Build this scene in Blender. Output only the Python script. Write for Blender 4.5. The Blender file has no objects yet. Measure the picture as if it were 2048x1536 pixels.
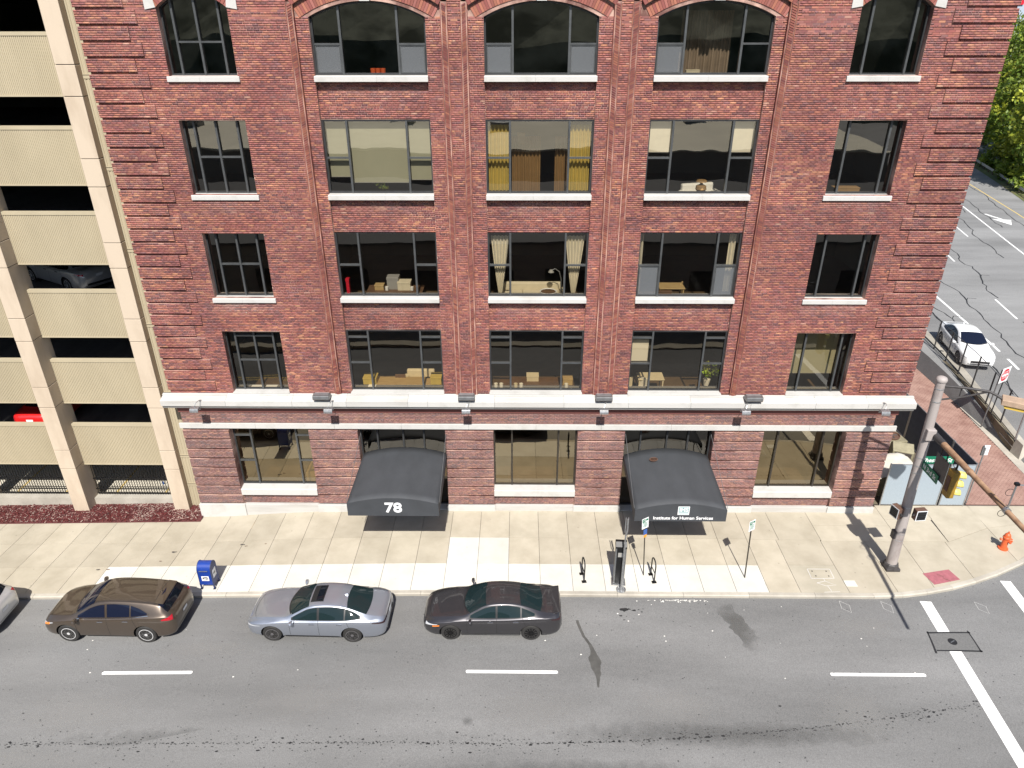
import bpy, bmesh, math, random
import numpy as np
from mathutils import Vector, Matrix
from mathutils.bvhtree import BVHTree

random.seed(7)
RNG = np.random.default_rng(11)
R = math.radians
scene = bpy.context.scene
C = scene.collection

# ------------------------------------------------------------------ camera
CAM = Vector((0.0, -25.459, 19.399))
cam = bpy.data.cameras.new('camera')
cam.sensor_width = 36.0
cam.lens = 1421.0 / 2048.0 * 36.0
cam.clip_start = 0.1
cam.clip_end = 3000
co = bpy.data.objects.new('camera', cam)
C.objects.link(co)
def cam_axes(yaw, pitch, roll):
    cy, sy, cp, sp = math.cos(yaw), math.sin(yaw), math.cos(pitch), math.sin(pitch)
    f = Vector((sy * cp, cy * cp, -sp)); r = Vector((cy, -sy, 0)); u = r.cross(f)
    cr, sr = math.cos(roll), math.sin(roll)
    return cr * r + sr * u, -sr * r + cr * u, f
_r, _u, _f = cam_axes(R(-0.6696), R(27.2936), R(-0.0914))
m = Matrix(((_r.x, _u.x, -_f.x), (_r.y, _u.y, -_f.y), (_r.z, _u.z, -_f.z))).to_4x4()
m.translation = CAM
co.matrix_world = m
scene.camera = co

# ------------------------------------------------------------------ light
SUN_EL = R(50)
w = bpy.data.worlds.new('World'); scene.world = w; w.use_nodes = True
nt = w.node_tree
bg = nt.nodes['Background']
sky = nt.nodes.new('ShaderNodeTexSky'); sky.sky_type = 'NISHITA'; sky.sun_disc = False
sky.sun_elevation = SUN_EL; sky.sun_rotation = R(178.6)
sky.air_density = 1.0; sky.dust_density = 1.2
nt.links.new(sky.outputs[0], bg.inputs[0]); bg.inputs[1].default_value = 0.085
sl = bpy.data.lights.new('sun', 'SUN'); sl.energy = 5.0; sl.angle = R(0.53); sl.color = (1.0, 0.955, 0.89)
so = bpy.data.objects.new('sun', sl); C.objects.link(so)
so.rotation_euler = Vector((-0.02, 0.84, -1.0)).to_track_quat('-Z', 'Y').to_euler()
so.location = (2, -30, 40)
scene.view_settings.view_transform = 'Standard'
scene.view_settings.look = 'None'
scene.view_settings.exposure = 0.60
scene.view_settings.gamma = 1.0
scene.view_settings.use_curve_mapping = False
scene.render.resolution_x = 1024; scene.render.resolution_y = 768
scene.cycles.max_bounces = 8
scene.cycles.transparent_max_bounces = 12
scene.cycles.caustics_reflective = False
scene.cycles.caustics_refractive = False

# ------------------------------------------------------------------ materials
MATS = {}
def _mat(name):
    m = bpy.data.materials.new(name); m.use_nodes = True
    MATS[name] = m
    return m, m.node_tree, m.node_tree.nodes['Principled BSDF']
def N(nt, t, **kw):
    n = nt.nodes.new('ShaderNode' + t)
    for k, v in kw.items(): setattr(n, k, v)
    return n
def col4(c): return (c[0], c[1], c[2], 1.0)
def pm(name, c, rough=0.7, metal=0.0, var=0.0, scale=4.0, c2=None, bump=0.0, bscale=40.0, spec=0.5, coat=0.0, detail=6, stretch=None, lo=.35, hi=.65):
    """plain procedural material: base colour mottled by noise, optional fine bump"""
    if name in MATS: return MATS[name]
    m, nt, b = _mat(name)
    b.inputs['Base Color'].default_value = col4(c)
    b.inputs['Roughness'].default_value = rough
    b.inputs['Metallic'].default_value = metal
    b.inputs['Specular IOR Level'].default_value = spec
    b.inputs['Coat Weight'].default_value = coat
    b.inputs['Coat Roughness'].default_value = 0.04
    tc = N(nt, 'TexCoord')
    src = tc.outputs['Object']
    if stretch:
        mp = N(nt, 'Mapping'); mp.inputs['Scale'].default_value = stretch
        nt.links.new(src, mp.inputs[0]); src = mp.outputs[0]
    if var > 0 or c2:
        if c2 is None: c2 = tuple(max(0, x * (1 - var)) for x in c)
        n1 = N(nt, 'TexNoise'); n1.inputs['Scale'].default_value = scale; n1.inputs['Detail'].default_value = detail
        n1.inputs['Roughness'].default_value = 0.62
        rp = N(nt, 'ValToRGB'); rp.color_ramp.elements[0].position = lo; rp.color_ramp.elements[1].position = hi
        rp.color_ramp.elements[0].color = col4(c2); rp.color_ramp.elements[1].color = col4(c)
        nt.links.new(src, n1.inputs[0]); nt.links.new(n1.outputs['Fac'], rp.inputs[0])
        nt.links.new(rp.outputs[0], b.inputs['Base Color'])
    if bump > 0:
        n2 = N(nt, 'TexNoise'); n2.inputs['Scale'].default_value = bscale; n2.inputs['Detail'].default_value = 4
        bp = N(nt, 'Bump'); bp.inputs['Strength'].default_value = bump; bp.inputs['Distance'].default_value = 0.01
        nt.links.new(src, n2.inputs[0]); nt.links.new(n2.outputs['Fac'], bp.inputs['Height'])
        nt.links.new(bp.outputs[0], b.inputs['Normal'])
    return m

def brick_mat(name, mode):
    m, nt, b = _mat(name)
    if mode == 'attr':
        a = N(nt, 'Attribute', attribute_name='col'); out = a.outputs['Color']
    else:
        a = N(nt, 'ObjectInfo'); out = a.outputs['Color']
    tc = N(nt, 'TexCoord')
    n = N(nt, 'TexNoise'); n.inputs['Scale'].default_value = 55; n.inputs['Detail'].default_value = 3
    nt.links.new(tc.outputs['Object'], n.inputs[0])
    mr = N(nt, 'MapRange'); mr.inputs['To Min'].default_value = 0.8; mr.inputs['To Max'].default_value = 1.2
    nt.links.new(n.outputs['Fac'], mr.inputs[0])
    mx = N(nt, 'Mix', data_type='RGBA', blend_type='MULTIPLY'); mx.inputs['Factor'].default_value = 1
    nt.links.new(out, mx.inputs['A']); nt.links.new(mr.outputs[0], mx.inputs['B'])
    nt.links.new(mx.outputs['Result'], b.inputs['Base Color'])
    b.inputs['Roughness'].default_value = 0.72
    b.inputs['Specular IOR Level'].default_value = 0.35
    return m
brick_mat('brick', 'attr'); brick_mat('brick_single', 'obj')

def mortar_mat():
    m, nt, b = _mat('mortar')
    tc = N(nt, 'TexCoord')
    n1 = N(nt, 'TexNoise'); n1.inputs['Scale'].default_value = 0.75; n1.inputs['Detail'].default_value = 5; n1.inputs['Roughness'].default_value = .65
    nt.links.new(tc.outputs['Object'], n1.inputs[0])
    rp = N(nt, 'ValToRGB')
    e = rp.color_ramp.elements
    e[0].position = .42; e[0].color = (.14, .065, .054, 1); e[1].position = .62; e[1].color = (.50, .33, .27, 1)
    nt.links.new(n1.outputs['Fac'], rp.inputs[0]); nt.links.new(rp.outputs[0], b.inputs['Base Color'])
    b.inputs['Roughness'].default_value = .9
mortar_mat()

def asphalt_mat(name, c, tint=(1, 1, .99)):
    m, nt, b = _mat(name)
    tc = N(nt, 'TexCoord')
    big = N(nt, 'TexNoise'); big.inputs['Scale'].default_value = .22; big.inputs['Detail'].default_value = 7; big.inputs['Roughness'].default_value = .6
    mp = N(nt, 'Mapping'); mp.inputs['Scale'].default_value = (.35, 1.4, 1)
    nt.links.new(tc.outputs['Object'], mp.inputs[0]); nt.links.new(mp.outputs[0], big.inputs[0])
    fine = N(nt, 'TexNoise'); fine.inputs['Scale'].default_value = 38; fine.inputs['Detail'].default_value = 3
    nt.links.new(tc.outputs['Object'], fine.inputs[0])
    # small dark specks
    vo = N(nt, 'TexVoronoi'); vo.inputs['Scale'].default_value = 2.6
    nt.links.new(tc.outputs['Object'], vo.inputs[0])
    sp = N(nt, 'MapRange'); sp.inputs['From Min'].default_value = .045; sp.inputs['From Max'].default_value = .085
    sp.inputs['To Min'].default_value = .55; sp.inputs['To Max'].default_value = 1
    nt.links.new(vo.outputs['Distance'], sp.inputs[0])
    a = N(nt, 'MapRange'); a.inputs['From Min'].default_value = .3; a.inputs['From Max'].default_value = .7; a.inputs['To Min'].default_value = .74; a.inputs['To Max'].default_value = 1.2
    nt.links.new(big.outputs['Fac'], a.inputs[0])
    d = N(nt, 'MapRange'); d.inputs['From Min'].default_value = .3; d.inputs['From Max'].default_value = .7; d.inputs['To Min'].default_value = .8; d.inputs['To Max'].default_value = 1.2
    nt.links.new(fine.outputs['Fac'], d.inputs[0])
    m1 = N(nt, 'Math', operation='MULTIPLY'); nt.links.new(a.outputs[0], m1.inputs[0]); nt.links.new(d.outputs[0], m1.inputs[1])
    m2 = N(nt, 'Math', operation='MULTIPLY'); nt.links.new(m1.outputs[0], m2.inputs[0]); nt.links.new(sp.outputs[0], m2.inputs[1])
    mx = N(nt, 'Mix', data_type='RGBA', blend_type='MULTIPLY'); mx.inputs['Factor'].default_value = 1
    mx.inputs['A'].default_value = (c * tint[0], c * tint[1], c * tint[2], 1)
    nt.links.new(m2.outputs[0], mx.inputs['B']); nt.links.new(mx.outputs['Result'], b.inputs['Base Color'])
    bp = N(nt, 'Bump'); bp.inputs['Strength'].default_value = .35; bp.inputs['Distance'].default_value = .01
    nt.links.new(fine.outputs['Fac'], bp.inputs['Height']); nt.links.new(bp.outputs[0], b.inputs['Normal'])
    b.inputs['Roughness'].default_value = .85
    b.inputs['Specular IOR Level'].default_value = .25
    return m
asphalt_mat('asphalt', .176)
asphalt_mat('asphalt_street', .215)

def concrete_mat(name, c, dark, spots=.0):
    m, nt, b = _mat(name)
    tc = N(nt, 'TexCoord'); oi = N(nt, 'ObjectInfo')
    n1 = N(nt, 'TexNoise'); n1.inputs['Scale'].default_value = .9; n1.inputs['Detail'].default_value = 8; n1.inputs['Roughness'].default_value = .62
    nt.links.new(tc.outputs['Object'], n1.inputs[0])
    rp = N(nt, 'ValToRGB'); rp.color_ramp.elements[0].position = .32; rp.color_ramp.elements[1].position = .62
    rp.color_ramp.elements[0].color = col4(dark); rp.color_ramp.elements[1].color = col4(c)
    nt.links.new(n1.outputs['Fac'], rp.inputs[0])
    mr = N(nt, 'MapRange'); mr.inputs['To Min'].default_value = .90; mr.inputs['To Max'].default_value = 1.06
    nt.links.new(oi.outputs['Random'], mr.inputs[0])
    vo = N(nt, 'TexVoronoi'); vo.inputs['Scale'].default_value = 1.7
    nt.links.new(tc.outputs['Object'], vo.inputs[0])
    sp = N(nt, 'MapRange'); sp.inputs['From Min'].default_value = .03; sp.inputs['From Max'].default_value = .07
    sp.inputs['To Min'].default_value = .72; sp.inputs['To Max'].default_value = 1
    nt.links.new(vo.outputs['Distance'], sp.inputs[0])
    mm = N(nt, 'Math', operation='MULTIPLY'); nt.links.new(mr.outputs[0], mm.inputs[0]); nt.links.new(sp.outputs[0], mm.inputs[1])
    mx = N(nt, 'Mix', data_type='RGBA', blend_type='MULTIPLY'); mx.inputs['Factor'].default_value = 1
    nt.links.new(rp.outputs[0], mx.inputs['A']); nt.links.new(mm.outputs[0], mx.inputs['B'])
    nt.links.new(mx.outputs['Result'], b.inputs['Base Color'])
    b.inputs['Roughness'].default_value = .85; b.inputs['Specular IOR Level'].default_value = .25
    n2 = N(nt, 'TexNoise'); n2.inputs['Scale'].default_value = 60
    nt.links.new(tc.outputs['Object'], n2.inputs[0])
    bp = N(nt, 'Bump'); bp.inputs['Strength'].default_value = .12; bp.inputs['Distance'].default_value = .01
    nt.links.new(n2.outputs['Fac'], bp.inputs['Height']); nt.links.new(bp.outputs[0], b.inputs['Normal'])
    return m
concrete_mat('concrete_tan', (.43, .388, .308), (.35, .313, .243))
concrete_mat('concrete_new', (.60, .585, .53), (.53, .51, .455))
concrete_mat('concrete_kerb', (.45, .42, .36), (.33, .305, .26))
concrete_mat('concrete_wall', (.20, .17, .12), (.09, .078, .055))

def glass_mat(name, tint, refl, rough=0.0, gc=(.96, .93, .86)):
    m = bpy.data.materials.new(name); m.use_nodes = True; MATS[name] = m
    nt = m.node_tree; nt.nodes.clear()
    o = N(nt, 'OutputMaterial'); mix = N(nt, 'MixShader')
    tr = N(nt, 'BsdfTransparent'); tr.inputs[0].default_value = col4(tint)
    gl = N(nt, 'BsdfGlossy'); gl.inputs[0].default_value = col4(gc); gl.inputs['Roughness'].default_value = rough
    lw = N(nt, 'LayerWeight'); lw.inputs[0].default_value = .5
    pw = N(nt, 'Math', operation='POWER'); pw.inputs[1].default_value = 5.0; nt.links.new(lw.outputs['Facing'], pw.inputs[0])
    mr = N(nt, 'MapRange'); mr.inputs['To Min'].default_value = refl; mr.inputs['To Max'].default_value = .9
    nt.links.new(pw.outputs[0], mr.inputs[0]); nt.links.new(mr.outputs[0], mix.inputs[0])
    # slow waviness of old float glass
    tc = N(nt, 'TexCoord'); n = N(nt, 'TexNoise'); n.inputs['Scale'].default_value = .8; n.inputs['Detail'].default_value = 1
    bp = N(nt, 'Bump'); bp.inputs['Strength'].default_value = .12; bp.inputs['Distance'].default_value = .03
    nt.links.new(tc.outputs['Object'], n.inputs[0]); nt.links.new(n.outputs['Fac'], bp.inputs['Height']); nt.links.new(bp.outputs[0], gl.inputs['Normal'])
    nt.links.new(tr.outputs[0], mix.inputs[1]); nt.links.new(gl.outputs[0], mix.inputs[2]); nt.links.new(mix.outputs[0], o.inputs[0])
    return m
glass_mat('glass', (.74, .72, .66), .17)
glass_mat('glass_mid', (.70, .65, .54), .10)
glass_mat('glass_bronze', (.50, .45, .35), .24, gc=(1.0, .86, .60))

def screen_mat():
    m = bpy.data.materials.new('insect_screen'); m.use_nodes = True; MATS['insect_screen'] = m
    nt = m.node_tree; nt.nodes.clear()
    o = N(nt, 'OutputMaterial'); mix = N(nt, 'MixShader'); mix.inputs[0].default_value = .6
    tr = N(nt, 'BsdfTransparent'); df = N(nt, 'BsdfDiffuse'); df.inputs[0].default_value = (.17, .18, .19, 1)
    nt.links.new(tr.outputs[0], mix.inputs[1]); nt.links.new(df.outputs[0], mix.inputs[2]); nt.links.new(mix.outputs[0], o.inputs[0])
screen_mat()

def leaf_mat(name):
    m, nt, b = _mat(name)
    a = N(nt, 'Attribute', attribute_name='col')
    nt.links.new(a.outputs['Color'], b.inputs['Base Color'])
    b.inputs['Roughness'].default_value = .55
    o = nt.nodes['Material Output']
    tl = N(nt, 'BsdfTranslucent'); nt.links.new(a.outputs['Color'], tl.inputs[0])
    mix = N(nt, 'MixShader'); mix.inputs[0].default_value = .35
    nt.links.new(b.outputs[0], mix.inputs[1]); nt.links.new(tl.outputs[0], mix.inputs[2]); nt.links.new(mix.outputs[0], o.inputs[0])
leaf_mat('leaf')
leaf_mat('chips')

def paint_mat(name, c, metal=.0, rough=.3, coat=1.0):
    m, nt, b = _mat(name)
    b.inputs['Base Color'].default_value = col4(c); b.inputs['Metallic'].default_value = metal
    b.inputs['Roughness'].default_value = rough; b.inputs['Coat Weight'].default_value = coat; b.inputs['Coat Roughness'].default_value = .03
    tc = N(nt, 'TexCoord'); n = N(nt, 'TexNoise'); n.inputs['Scale'].default_value = 3; n.inputs['Detail'].default_value = 5
    nt.links.new(tc.outputs['Object'], n.inputs[0])
    mr = N(nt, 'MapRange'); mr.inputs['To Min'].default_value = rough - .05; mr.inputs['To Max'].default_value = rough + .12
    nt.links.new(n.outputs['Fac'], mr.inputs[0]); nt.links.new(mr.outputs[0], b.inputs['Roughness'])
    return m
def soft_stain(name, c, strength):
    m = bpy.data.materials.new(name); m.use_nodes = True; MATS[name] = m
    nt = m.node_tree; b = nt.nodes['Principled BSDF']; b.inputs['Base Color'].default_value = col4(c); b.inputs['Roughness'].default_value = .85
    tc = N(nt, 'TexCoord'); sp = N(nt, 'SeparateXYZ'); nt.links.new(tc.outputs['Generated'], sp.inputs[0])
    cb = N(nt, 'CombineXYZ'); nt.links.new(sp.outputs[0], cb.inputs[0]); nt.links.new(sp.outputs[1], cb.inputs[1]); cb.inputs[2].default_value = .5
    ds = N(nt, 'VectorMath', operation='DISTANCE'); nt.links.new(cb.outputs[0], ds.inputs[0]); ds.inputs[1].default_value = (.5, .5, .5)
    n = N(nt, 'TexNoise'); n.inputs['Scale'].default_value = 3.0; n.inputs['Detail'].default_value = 6; nt.links.new(tc.outputs['Object'], n.inputs[0])
    ad = N(nt, 'MapRange'); ad.inputs['To Min'].default_value = -.22; ad.inputs['To Max'].default_value = .22; nt.links.new(n.outputs['Fac'], ad.inputs[0])
    sm = N(nt, 'Math', operation='ADD'); nt.links.new(ds.outputs['Value'], sm.inputs[0]); nt.links.new(ad.outputs[0], sm.inputs[1])
    mr = N(nt, 'MapRange'); mr.inputs['From Min'].default_value = .12; mr.inputs['From Max'].default_value = .47; mr.inputs['To Min'].default_value = strength; mr.inputs['To Max'].default_value = 0
    nt.links.new(sm.outputs[0], mr.inputs[0]); nt.links.new(mr.outputs[0], b.inputs['Alpha'])
    return m
soft_stain('stain_soft', (.10, .098, .092), .5)
soft_stain('rust_stain', (.40, .26, .12), .65)
soft_stain('stain_grime', (.07, .07, .068), .28)
soft_stain('pale_patch', (.30, .295, .285), .30)  # pale soft-edged patches, lighter than the asphalt
paint_mat('paint_brown', (.085, .064, .047), .5, .32)
paint_mat('paint_silver', (.38, .41, .47), .75, .30)
paint_mat('paint_graphite', (.055, .053, .058), .6, .28)
paint_mat('paint_white', (.80, .80, .80), 0, .35)
paint_mat('paint_palesilver', (.55, .56, .57), .5, .3)
paint_mat('paint_red', (.55, .015, .015), .1, .3)
pm('car_glass', (.006, .008, .012), .03, spec=.32)
pm('car_glass_green', (.010, .020, .022), .03, spec=.32)
pm('car_glass_blue', (.008, .011, .024), .03, spec=.32)
pm('tyre', (.028, .027, .026), .8, var=.3, scale=8)
pm('rim_silver', (.66, .66, .66), .35, .35)
pm('rim_black', (.015, .015, .016), .25, .5)
pm('rim_mix', (.30, .29, .30), .25, .8)
pm('car_black', (.012, .012, .013), .5)
pm('seam', (.008, .008, .008), .7)
pm('chrome', (.75, .75, .75), .12, 1.0)
pm('tail_red', (.38, .006, .015), .12, spec=.7, coat=.6)
pm('tail_dark', (.03, .012, .014), .12, coat=.6)
pm('head_clear', (.45, .46, .48), .1, coat=.6)
pm('amber', (.75, .22, .03), .2, coat=.5)
pm('plate_white', (.7, .72, .74), .5)
pm('stone_white', (.48, .472, .452), .75, c2=(.39, .38, .355), scale=1.6, bump=.08, lo=.25, hi=.5)
pm('stone_dull', (.45, .44, .42), .8, c2=(.36, .345, .32), scale=1.2, stretch=(.4, 1, 3), lo=.25, hi=.55)  # slightly darker stone with sideways streaks
pm('frame_dark', (.045, .047, .050), .42, .25, var=.25, scale=3)
pm('frame_grey', (.10, .105, .108), .4, .4, var=.25, scale=3)
pm('frame_bronze', (.055, .048, .040), .42, .4, var=.25, scale=3)
pm('garage_column', (.50, .415, .32), .82, c2=(.42, .34, .255), scale=1.3, bump=.06, stretch=(1, 1, .35), lo=.3, hi=.55)
pm('garage_panel', (.40, .345, .24), .85, c2=(.355, .305, .21), scale=.8, stretch=(1, 1, .4))
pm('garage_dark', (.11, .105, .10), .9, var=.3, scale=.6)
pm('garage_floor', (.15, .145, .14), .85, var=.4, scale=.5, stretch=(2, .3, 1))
pm('garage_floor_light', (.55, .51, .42), .85, var=.15, scale=.8)
pm('black_metal', (.012, .012, .013), .4, .3)
pm('grey_metal', (.22, .225, .23), .45, .6, var=.25, scale=4)
pm('galvanised', (.47, .48, .49), .42, .8, var=.3, scale=14)
pm('pole_paint', (.34, .305, .29), .6, c2=(.23, .195, .185), scale=2.2, bump=.05, stretch=(1, 1, .4), lo=.3, hi=.5)
pm('pole_dark', (.055, .05, .05), .6, var=.3, scale=5)
pm('rust', (.36, .225, .135), .8, c2=(.19, .10, .055), scale=3.5, stretch=(1, 1, 1), bump=.15, bscale=25)
pm('lamp_housing', (.43, .31, .22), .7, var=.25, scale=4)
pm('lamp_lens', (.60, .42, .08), .3)
pm('signal_yellow', (.34, .20, .025), .5, var=.35, scale=8)
pm('signal_visor', (.75, .66, .18), .45)
pm('sign_green', (.008, .16, .085), .35)
pm('sign_white', (.80, .80, .80), .4)
pm('sign_back', (.14, .14, .14), .45, .5, var=.2, scale=5)
pm('sign_red', (.55, .015, .035), .4)
pm('sign_blue', (.03, .10, .33), .4)
pm('sign_orange', (.75, .30, .02), .4)
pm('hydrant_orange', (.66, .115, .035), .45, var=.2, scale=9)
pm('mail_blue', (.012, .045, .27), .35, var=.15, scale=6, coat=.3)
pm('mail_blue_leg', (.018, .035, .13), .5)
pm('awning_cloth', (.046, .050, .056), .75, var=.2, scale=1.6, stretch=(1, .5, 1), bump=.1, bscale=80)
pm('letter_white', (.82, .82, .82), .6)
pm('logo_pale', (.22, .34, .34), .6)
pm('lane_white', (.76, .76, .74), .6, c2=(.55, .55, .53), scale=14, lo=.28, hi=.45)
pm('lane_yellow', (.62, .45, .14), .7, c2=(.45, .34, .13), scale=6)
pm('tar', (.018, .018, .019), .65)
pm('stain_dark', (.055, .054, .050), .8, c2=(.085, .083, .078), scale=3)
pm('patch_asphalt', (.15, .15, .148), .85, var=.25, scale=20)
pm('iron', (.03, .03, .032), .6, .5)
pm('red_mat', (.36, .12, .14), .8, var=.25, scale=6)
pm('chalk', (.60, .59, .57), .9)
pm('paver', (.34, .21, .17), .85, c2=(.23, .125, .10), scale=1.1, lo=.3, hi=.6)
pm('paver_joint', (.14, .085, .07), .9)
pm('mulch', (.105, .028, .026), .95, c2=(.05, .014, .014), scale=22, bump=.6, bscale=40)
pm('fence_fabric', (.30, .355, .40), .7, var=.12, scale=20)
pm('fence_fabric_shaded', (.10, .12, .17), .8, var=.2, scale=3)  # darker copy of the fence fabric, its shade put into the colour
pm('tarp', (.62, .58, .50), .8, var=.15, scale=2)
pm('ac_case', (.33, .30, .20), .6, .2, var=.3, scale=4)
pm('ac_dark', (.06, .05, .045), .6)
pm('rust_dark', (.14, .075, .05), .8, var=.4, scale=8)
pm('room_floor', (.13, .085, .045), .6, var=.3, scale=1.2)
pm('room_wall', (.17, .16, .145), .9, var=.1, scale=.6)
pm('room_ceiling', (.17, .16, .145), .9)
pm('wood_light', (.50, .36, .17), .5, c2=(.40, .27, .12), scale=3, stretch=(1, 6, 1))
pm('wood_dark', (.16, .09, .05), .5, var=.3, scale=3)
pm('curtain_gold', (.58, .44, .11), .85, var=.15, scale=3)
pm('curtain_brown', (.30, .18, .07), .85, var=.15, scale=3)
pm('curtain_cream', (.78, .72, .58), .85, var=.1, scale=3)
pm('curtain_taupe', (.30, .23, .17), .9, var=.2, scale=3)
pm('blind_beige', (.36, .355, .26), .85, var=.05, scale=2)
pm('sofa_cream', (.66, .58, .42), .9, var=.1, scale=4)
pm('pot_white', (.75, .73, .68), .5)
pm('plastic_grey', (.30, .29, .27), .5)
pm('leather_black', (.015, .014, .014), .4)
pm('soil', (.19, .15, .09), .95, var=.4, scale=.6)
pm('grass', (.07, .10, .025), .95, c2=(.14, .12, .05), scale=.35)
pm('bark', (.10, .07, .05), .9, var=.4, scale=5)
pm('far_wall', (.21, .19, .17), .9, var=.2, scale=.3)
pm('far_roof', (.58, .54, .43), .9, var=.15, scale=.2)
pm('far_roof_dark', (.06, .06, .06), .9, var=.15, scale=.2)
pm('far_blue', (.32, .38, .46), .8)
pm('guard_steel', (.42, .43, .43), .4, .8, var=.25, scale=3)

# ------------------------------------------------------------------ mesh helpers
class MB:
    def __init__(s): s.v = []; s.f = []; s.mi = []
    def add(s, vs, fs, mi=0):
        n = len(s.v); s.v += [tuple(p) for p in vs]; s.f += [tuple(i + n for i in f) for f in fs]; s.mi += [mi] * len(fs)
        return s
    def box(s, x0, x1, y0, y1, z0, z1, mi=0):
        return s.add([(x0, y0, z0), (x1, y0, z0), (x1, y1, z0), (x0, y1, z0), (x0, y0, z1), (x1, y0, z1), (x1, y1, z1), (x0, y1, z1)],
                     [(0, 3, 2, 1), (4, 5, 6, 7), (0, 1, 5, 4), (1, 2, 6, 5), (2, 3, 7, 6), (3, 0, 4, 7)], mi)
    def obox(s, c, u, v, wv, mi=0):
        """oriented box: centre, three half-axis vectors"""
        c, u, v, wv = Vector(c), Vector(u), Vector(v), Vector(wv)
        P = [c + a * u + b * v + d * wv for d in (-1, 1) for a, b in ((-1, -1), (1, -1), (1, 1), (-1, 1))]
        return s.add(P, [(0, 3, 2, 1), (4, 5, 6, 7), (0, 1, 5, 4), (1, 2, 6, 5), (2, 3, 7, 6), (3, 0, 4, 7)], mi)
    def bar(s, a, b, wd, ht=None, up=(0, 0, 1), mi=0):
        a, b = Vector(a), Vector(b); d = b - a; ht = ht or wd
        up = Vector(up); sd = d.cross(up)
        if sd.length < 1e-5: sd = d.cross(Vector((0, 1, 0)))
        sd.normalize(); u2 = sd.cross(d).normalized()
        return s.obox((a + b) / 2, d / 2, sd * wd / 2, u2 * ht / 2, mi)
    def prism(s, poly, axis, a, b, mi=0):
        """extrude a 2-D polygon along an axis: 'x' -> (y,z), 'y' -> (x,z), 'z' -> (x,y)"""
        n = len(poly)
        def P(p, t): return {'x': (t, p[0], p[1]), 'y': (p[0], t, p[1]), 'z': (p[0], p[1], t)}[axis]
        vs = [P(p, a) for p in poly] + [P(p, b) for p in poly]
        fs = [tuple(range(n))[::-1], tuple(range(n, 2 * n))] + [(i, (i + 1) % n, n + (i + 1) % n, n + i) for i in range(n)]
        return s.add(vs, fs, mi)
    def tube(s, path, r, n=10, mi=0, cap=True):
        path = [Vector(p) for p in path]; rs = r if isinstance(r, (list, tuple)) else [r] * len(path)
        rings = []; ref = None
        for i, p in enumerate(path):
            d = (path[min(i + 1, len(path) - 1)] - path[max(i - 1, 0)]).normalized()
            if ref is None:
                ref = Vector((0, 0, 1)) if abs(d.z) < .9 else Vector((0, 1, 0))
            a = d.cross(ref).normalized(); b = a.cross(d).normalized(); ref = b
            rings.append([p + rs[i] * (math.cos(t) * a + math.sin(t) * b) for t in [2 * math.pi * k / n for k in range(n)]])
        vs = [q for rg in rings for q in rg]; fs = []
        for i in range(len(path) - 1):
            for k in range(n):
                k2 = (k + 1) % n; fs.append((i * n + k, i * n + k2, (i + 1) * n + k2, (i + 1) * n + k))
        if cap: fs += [tuple(range(n))[::-1], tuple(range((len(path) - 1) * n, len(path) * n))]
        return s.add(vs, fs, mi)
    def lathe(s, prof, n=16, c=(0, 0, 0), axis='z', mi=0):
        vs = []
        for r, z in prof:
            for k in range(n):
                t = 2 * math.pi * k / n; x, y = r * math.cos(t), r * math.sin(t)
                p = {'z': (x, y, z), 'y': (x, z, y), 'x': (z, x, y)}[axis]
                vs.append((p[0] + c[0], p[1] + c[1], p[2] + c[2]))
        fs = []
        for i in range(len(prof) - 1):
            for k in range(n):
                k2 = (k + 1) % n; fs.append((i * n + k, i * n + k2, (i + 1) * n + k2, (i + 1) * n + k))
        fs += [tuple(range(n))[::-1], tuple(range((len(prof) - 1) * n, len(prof) * n))]
        return s.add(vs, fs, mi)
    def build(s, name, mats, parent=None, smooth=False, bevel=0, fixn=True):
        me = bpy.data.meshes.new(name); me.from_pydata(s.v, [], s.f)
        if not isinstance(mats, (list, tuple)): mats = [mats]
        for mm in mats: me.materials.append(MATS[mm] if isinstance(mm, str) else mm)
        if len(mats) > 1: me.polygons.foreach_set('material_index', s.mi)
        if fixn:
            bm = bmesh.new(); bm.from_mesh(me); bmesh.ops.recalc_face_normals(bm, faces=bm.faces)
            bm.to_mesh(me); bm.free()
        if smooth:
            me.polygons.foreach_set('use_smooth', [True] * len(me.polygons)); me.set_sharp_from_angle(angle=R(38))
        me.update()
        o = bpy.data.objects.new(name, me); C.objects.link(o)
        if parent: o.parent = parent
        if bevel:
            b = o.modifiers.new('bevel', 'BEVEL'); b.width = bevel; b.segments = 2; b.limit_method = 'ANGLE'; b.angle_limit = R(40)
        return o
def empty(name, loc=(0, 0, 0), rz=0, label=None, cat=None, group=None):
    o = bpy.data.objects.new(name, None); C.objects.link(o); o.empty_display_size = .2
    o.location = loc; o.rotation_euler = (0, 0, rz)
    return tag(o, label, cat, group)
def tag(o, label=None, cat=None, group=None, kind=None):
    if label: o['label'] = label
    if cat: o['category'] = cat
    if group: o['group'] = group
    if kind: o['kind'] = kind
    return o
def box(name, mat, x0, x1, y0, y1, z0, z1, parent=None, bevel=0):
    return MB().box(x0, x1, y0, y1, z0, z1).build(name, mat, parent, bevel=bevel, fixn=False)
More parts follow.
